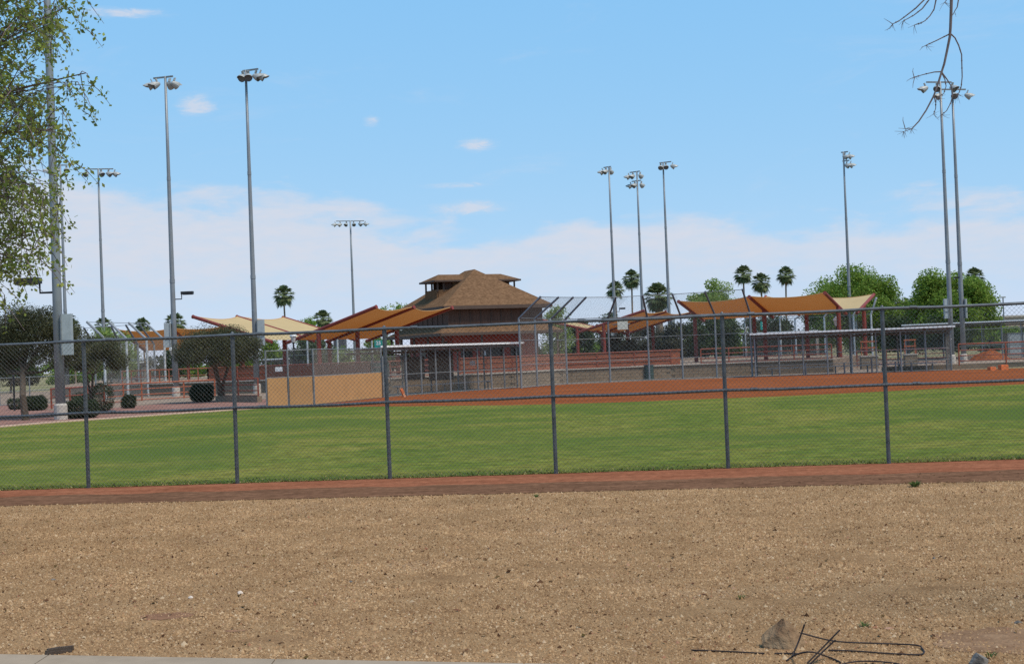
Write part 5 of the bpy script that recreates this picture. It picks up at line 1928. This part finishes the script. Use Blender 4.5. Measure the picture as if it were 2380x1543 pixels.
# ------------------------------------------------------------------ near trees: leafy one on the left, bare branch on the right
def near_leafy():
    rg = np.random.default_rng(77)
    base = Vector((-8.3, 14.6, 0))
    root = thing('leafy_tree', 'olive green tree with hanging leafy sprays reaching in front of the thick pole', 'tree', base)
    m = MB()
    m.tube([base - Vector((0, 0, 0.2)), base + Vector((0.1, 0, 1.2)), base + Vector((0.3, -0.05, 2.4))], [0.24, 0.19, 0.16], 10)
    trunk_top = base + Vector((0.3, -0.05, 2.4))
    limbs = []
    D0 = 14.0
    # limb ends given by picture place, at the tree's own distance
    ends = [(20, 90, 14.2), (110, 60, 14.0), (150, 20, 14.4), (200, 170, 14.0), (60, 210, 13.6), (120, 300, 14.2), (-60, 300, 14.6), (40, 420, 13.8),
            (110, 470, 14.1), (-40, 520, 14.3), (30, 600, 13.9), (-150, 100, 14.5), (-200, 350, 14.0), (-120, 560, 14.2), (60, -60, 14.0), (170, -90, 14.3), (-100, -200, 14.4), (-250, -100, 15.2), (-300, 200, 15.4), (-350, 450, 15.0)]
    for (px, py, d) in ends:
        e = P(px, py, d)
        up = trunk_top + Vector((0, 0, max(0.4, (e.z - trunk_top.z) * 0.75 + 0.3)))
        mid = trunk_top.lerp(e, 0.5) + Vector((0, rg.uniform(-0.2, 0.2), 0.55))
        m.tube([trunk_top - Vector((0, 0, 0.1)), trunk_top.lerp(mid, 0.5) + Vector((0, 0, 0.12)), mid, mid.lerp(e, 0.6) + Vector((0, 0, 0.12)), e], [0.05, 0.038, 0.024, 0.013, 0.006], 6)
        limbs.append((mid, e))
    part('trunk', m, BARK, root)
    # sprays: hanging twigs carrying alternate leaves
    tw = MB()
    C = []
    sprays = []

    def pick():
        while True:
            px, py = rg.uniform(-260, 250), rg.uniform(-160, 700)
            # visible outline of the crown: reach to the right at each height
            reach = np.interp(py, [-160, 0, 60, 130, 200, 260, 330, 400, 470, 540, 600, 660, 700], [175, 165, 172, 120, 190, 172, 150, 120, 150, 135, 110, 75, 40])
            x = px - reach
            if x > 0:
                continue
            p = 1.0 if x < -110 else (0.25 + 0.75 * (-x / 110))
            # open gaps
            g = math.sin(px * 0.035 + 1.3) * math.sin(py * 0.027 + 0.4) + 0.5 * math.sin(px * 0.08 + py * 0.05)
            if g > 0.55:
                p *= 0.15
            if rg.random() < p:
                return px, py
    for k in range(1250):
        px, py = pick()
        sprays.append((px, py, rg.uniform(13.0, 15.3)))
    for (px, py, d) in [(205, 190, 14), (215, 200, 14), (160, 165, 14), (180, 190, 14), (195, 25, 14), (190, 60, 14), (160, 520, 13.8), (175, 380, 13.9), (150, 400, 14), (195, 260, 14.1), (165, 300, 14)]:
        sprays.append((px, py, d))
    for (px, py, d) in sprays:
        s = P(px, py, d)
        L_ = rg.uniform(0.18, 0.5)
        dirx = rg.uniform(-0.5, 0.75)
        e = s + Vector((dirx * L_, rg.uniform(-0.4, 0.4) * L_, -rg.uniform(0.25, 1.0) * L_))
        # connect the spray back to its nearest limb
        tw.tube([s, s.lerp(e, 0.5) + Vector((0, 0, 0.03)), e], [0.005, 0.004, 0.002], 3, cap=False)
        best = min(limbs, key=lambda q: (q[1] - s).length)
        if rg.random() < 0.5:
            q0 = best[1].lerp(best[0], rg.uniform(0, 0.7))
            tw.tube([q0, q0.lerp(s, 0.4) + Vector((0, 0, 0.07)), q0.lerp(s, 0.75) + Vector((0.02, 0, 0.06)), s], [0.006, 0.005, 0.004, 0.003], 3, cap=False)
        n_ = int(rg.integers(14, 28))
        for j in range(n_):
            t_ = rg.random()
            q = s.lerp(e, t_) + Vector((0, 0, 0.03 * math.sin(math.pi * t_)))
            C.append((q.x + rg.normal(0, 0.035), q.y + rg.normal(0, 0.035), q.z + rg.normal(0, 0.035)))
    # fuller inner crown towards the trunk
    for k in range(9000):
        px, py = rg.uniform(-420, 30), rg.uniform(-260, 620)
        if math.sin(px * 0.03 + 2) * math.sin(py * 0.022) > 0.35:
            continue
        q = P(px, py, rg.uniform(13.2, 16.8))
        C.append(tuple(q))
    C = np.array(C) - np.array(base)
    V, F = leaf_quads(C, 0.044, rg, 0.62, 0.1)
    o = link('crown', mesh_np('crown', V, F), LEAF_NEAR)
    o.parent = root
    part('twigs', tw, TWIG, root)


near_leafy()


def near_bare():
    d0 = 8.0
    base = Vector((4.9, 8.6, 0))
    root = thing('bare_tree', 'leafless tree whose thin bare twigs hang down in front of the two right floodlight poles', 'tree', base)
    m = MB()
    crown = base + Vector((-0.4, -0.2, 4.2))
    m.tube([base - Vector((0, 0, 0.2)), base + Vector((-0.05, 0, 1.6)), base + Vector((-0.15, -0.05, 3.2)), crown], [0.17, 0.13, 0.10, 0.075], 10)
    top = P(2212, -130, d0)
    m.tube([crown - Vector((0, 0, 0.05)), crown.lerp(top, 0.4) + Vector((0, 0, 0.35)), crown.lerp(top, 0.8) + Vector((0, 0, 0.25)), top], [0.06, 0.04, 0.028, 0.016], 8)
    top2 = P(2150, -150, d0 + 0.2)
    m.tube([crown.lerp(top, 0.8) + Vector((0, 0, 0.25)), top2], [0.02, 0.012], 6)
    m.tube([crown, crown + Vector((0.6, 0.5, 1.2)), crown + Vector((1.2, 0.9, 2.0))], [0.06, 0.035, 0.012], 6)
    m.tube([crown, crown + Vector((0.1, -0.6, 1.4)), crown + Vector((0.5, -1.0, 2.3))], [0.05, 0.03, 0.010], 6)
    part('trunk', m, TWIG, root)

    def z1(pts):
        """points read from an enlarged crop of the photograph"""
        return [((2550 + x * 350 / 1286) * 0.79333, y * 420 / 1543 * 0.79333) for x, y in pts]

    def twig(pts, r0, r1, dep=d0):
        w = [P(px, py, dep) for px, py in z1(pts)]
        n_ = len(w)
        rad = [r0 + (r1 - r0) * i / (n_ - 1) for i in range(n_)]
        return w, rad

    main = MB()
    w, rad = twig([(870, -220), (872, 0), (868, 150), (862, 300), (855, 400), (825, 550), (795, 690), (760, 800), (720, 930), (680, 1040), (600, 1190), (520, 1310), (445, 1390)], 0.0095, 0.0034)
    main.tube(w, rad, 7)
    mo = part('hanging_branch', main, TWIG, root)
    subs = [
        ([(862, 365), (800, 395), (710, 440), (600, 490)], 0.005, 0.003),
        ([(865, 368), (910, 410), (950, 490), (982, 590), (985, 720), (988, 830), (978, 930), (955, 1000), (940, 1015)], 0.005, 0.003),
        ([(760, 775), (690, 778), (600, 798), (480, 830)], 0.0045, 0.0025),
        ([(765, 785), (800, 850), (815, 930), (790, 1010), (720, 1050)], 0.004, 0.002),
        ([(768, 780), (820, 850), (870, 930), (885, 1020), (865, 1110), (820, 1195), (770, 1235)], 0.0045, 0.0025),
        ([(685, 1040), (703, 1100), (703, 1170), (680, 1230)], 0.004, 0.002),
        ([(640, -220), (590, -10), (490, 90), (400, 160), (320, 220), (240, 262)], 0.006, 0.003),
        ([(680, -220), (632, 0), (560, 95), (470, 165), (400, 205), (355, 228)], 0.0055, 0.0025),
        ([(720, -200), (707, 0), (685, 105), (640, 175), (590, 225), (540, 255), (475, 272)], 0.005, 0.0025),
        ([(840, -120), (822, 0), (800, 30)], 0.004, 0.0025),
        ([(960, -200), (948, 0), (935, 80), (908, 122)], 0.005, 0.003),
    ]
    tips = []
    for pts, r0, r1 in subs:
        k = MB()
        w, rad = twig(pts, r0 * 0.85, r1 * 0.8)
        k.tube(w, rad, 6)
        part('twig', k, TWIG, root)
        tips.append(pts[-1])
    fine = MB()
    rg = random.Random(5)
    for (x, y) in tips + [(445, 1390), (380, 1390), (360, 1420), (720, 1050), (940, 1015)]:
        for k in range(5):
            a = rg.uniform(0.5, 3.6)
            ln = rg.uniform(40, 105)
            w, rad = twig([(x, y), (x - math.cos(a) * ln * 0.5 - 8, y + math.sin(a) * ln * 0.5), (x - math.cos(a) * ln - 8, y + math.sin(a) * ln + rg.uniform(-15, 15))], 0.0016, 0.0006, d0 + rg.uniform(-0.03, 0.03))
            fine.tube(w, rad, 4)
    for pts in ([(240, 262), (200, 235), (145, 202)], [(240, 262), (215, 305), (155, 332)], [(445, 1390), (380, 1388), (300, 1382)], [(445, 1390), (360, 1418), (260, 1415)],
                [(470, 832), (455, 770), (462, 735)], [(480, 830), (430, 850), (385, 880)], [(478, 832), (460, 900), (456, 950)], [(375, 1388), (350, 1300), (352, 1260)], [(600, 490), (560, 510), (530, 545)]):
        w, rad = twig(pts, 0.0028, 0.0009)
        fine.tube(w, rad, 4)
    kindof(part('fine_twigs', fine, TWIG, root), 'stuff')
    # buds along the branches
    buds = MB()
    for pts, r0, r1 in subs[:9]:
        w, rad = twig(pts, r0, r1)
        for a, b_ in zip(w[:-1], w[1:]):
            for k in range(1):
                c_ = a.lerp(b_, rg.random())
                buds.box(c_, (0.006, 0.006, 0.007), rg.random())
    kindof(part('buds', buds, TWIG, root), 'stuff')


near_bare()
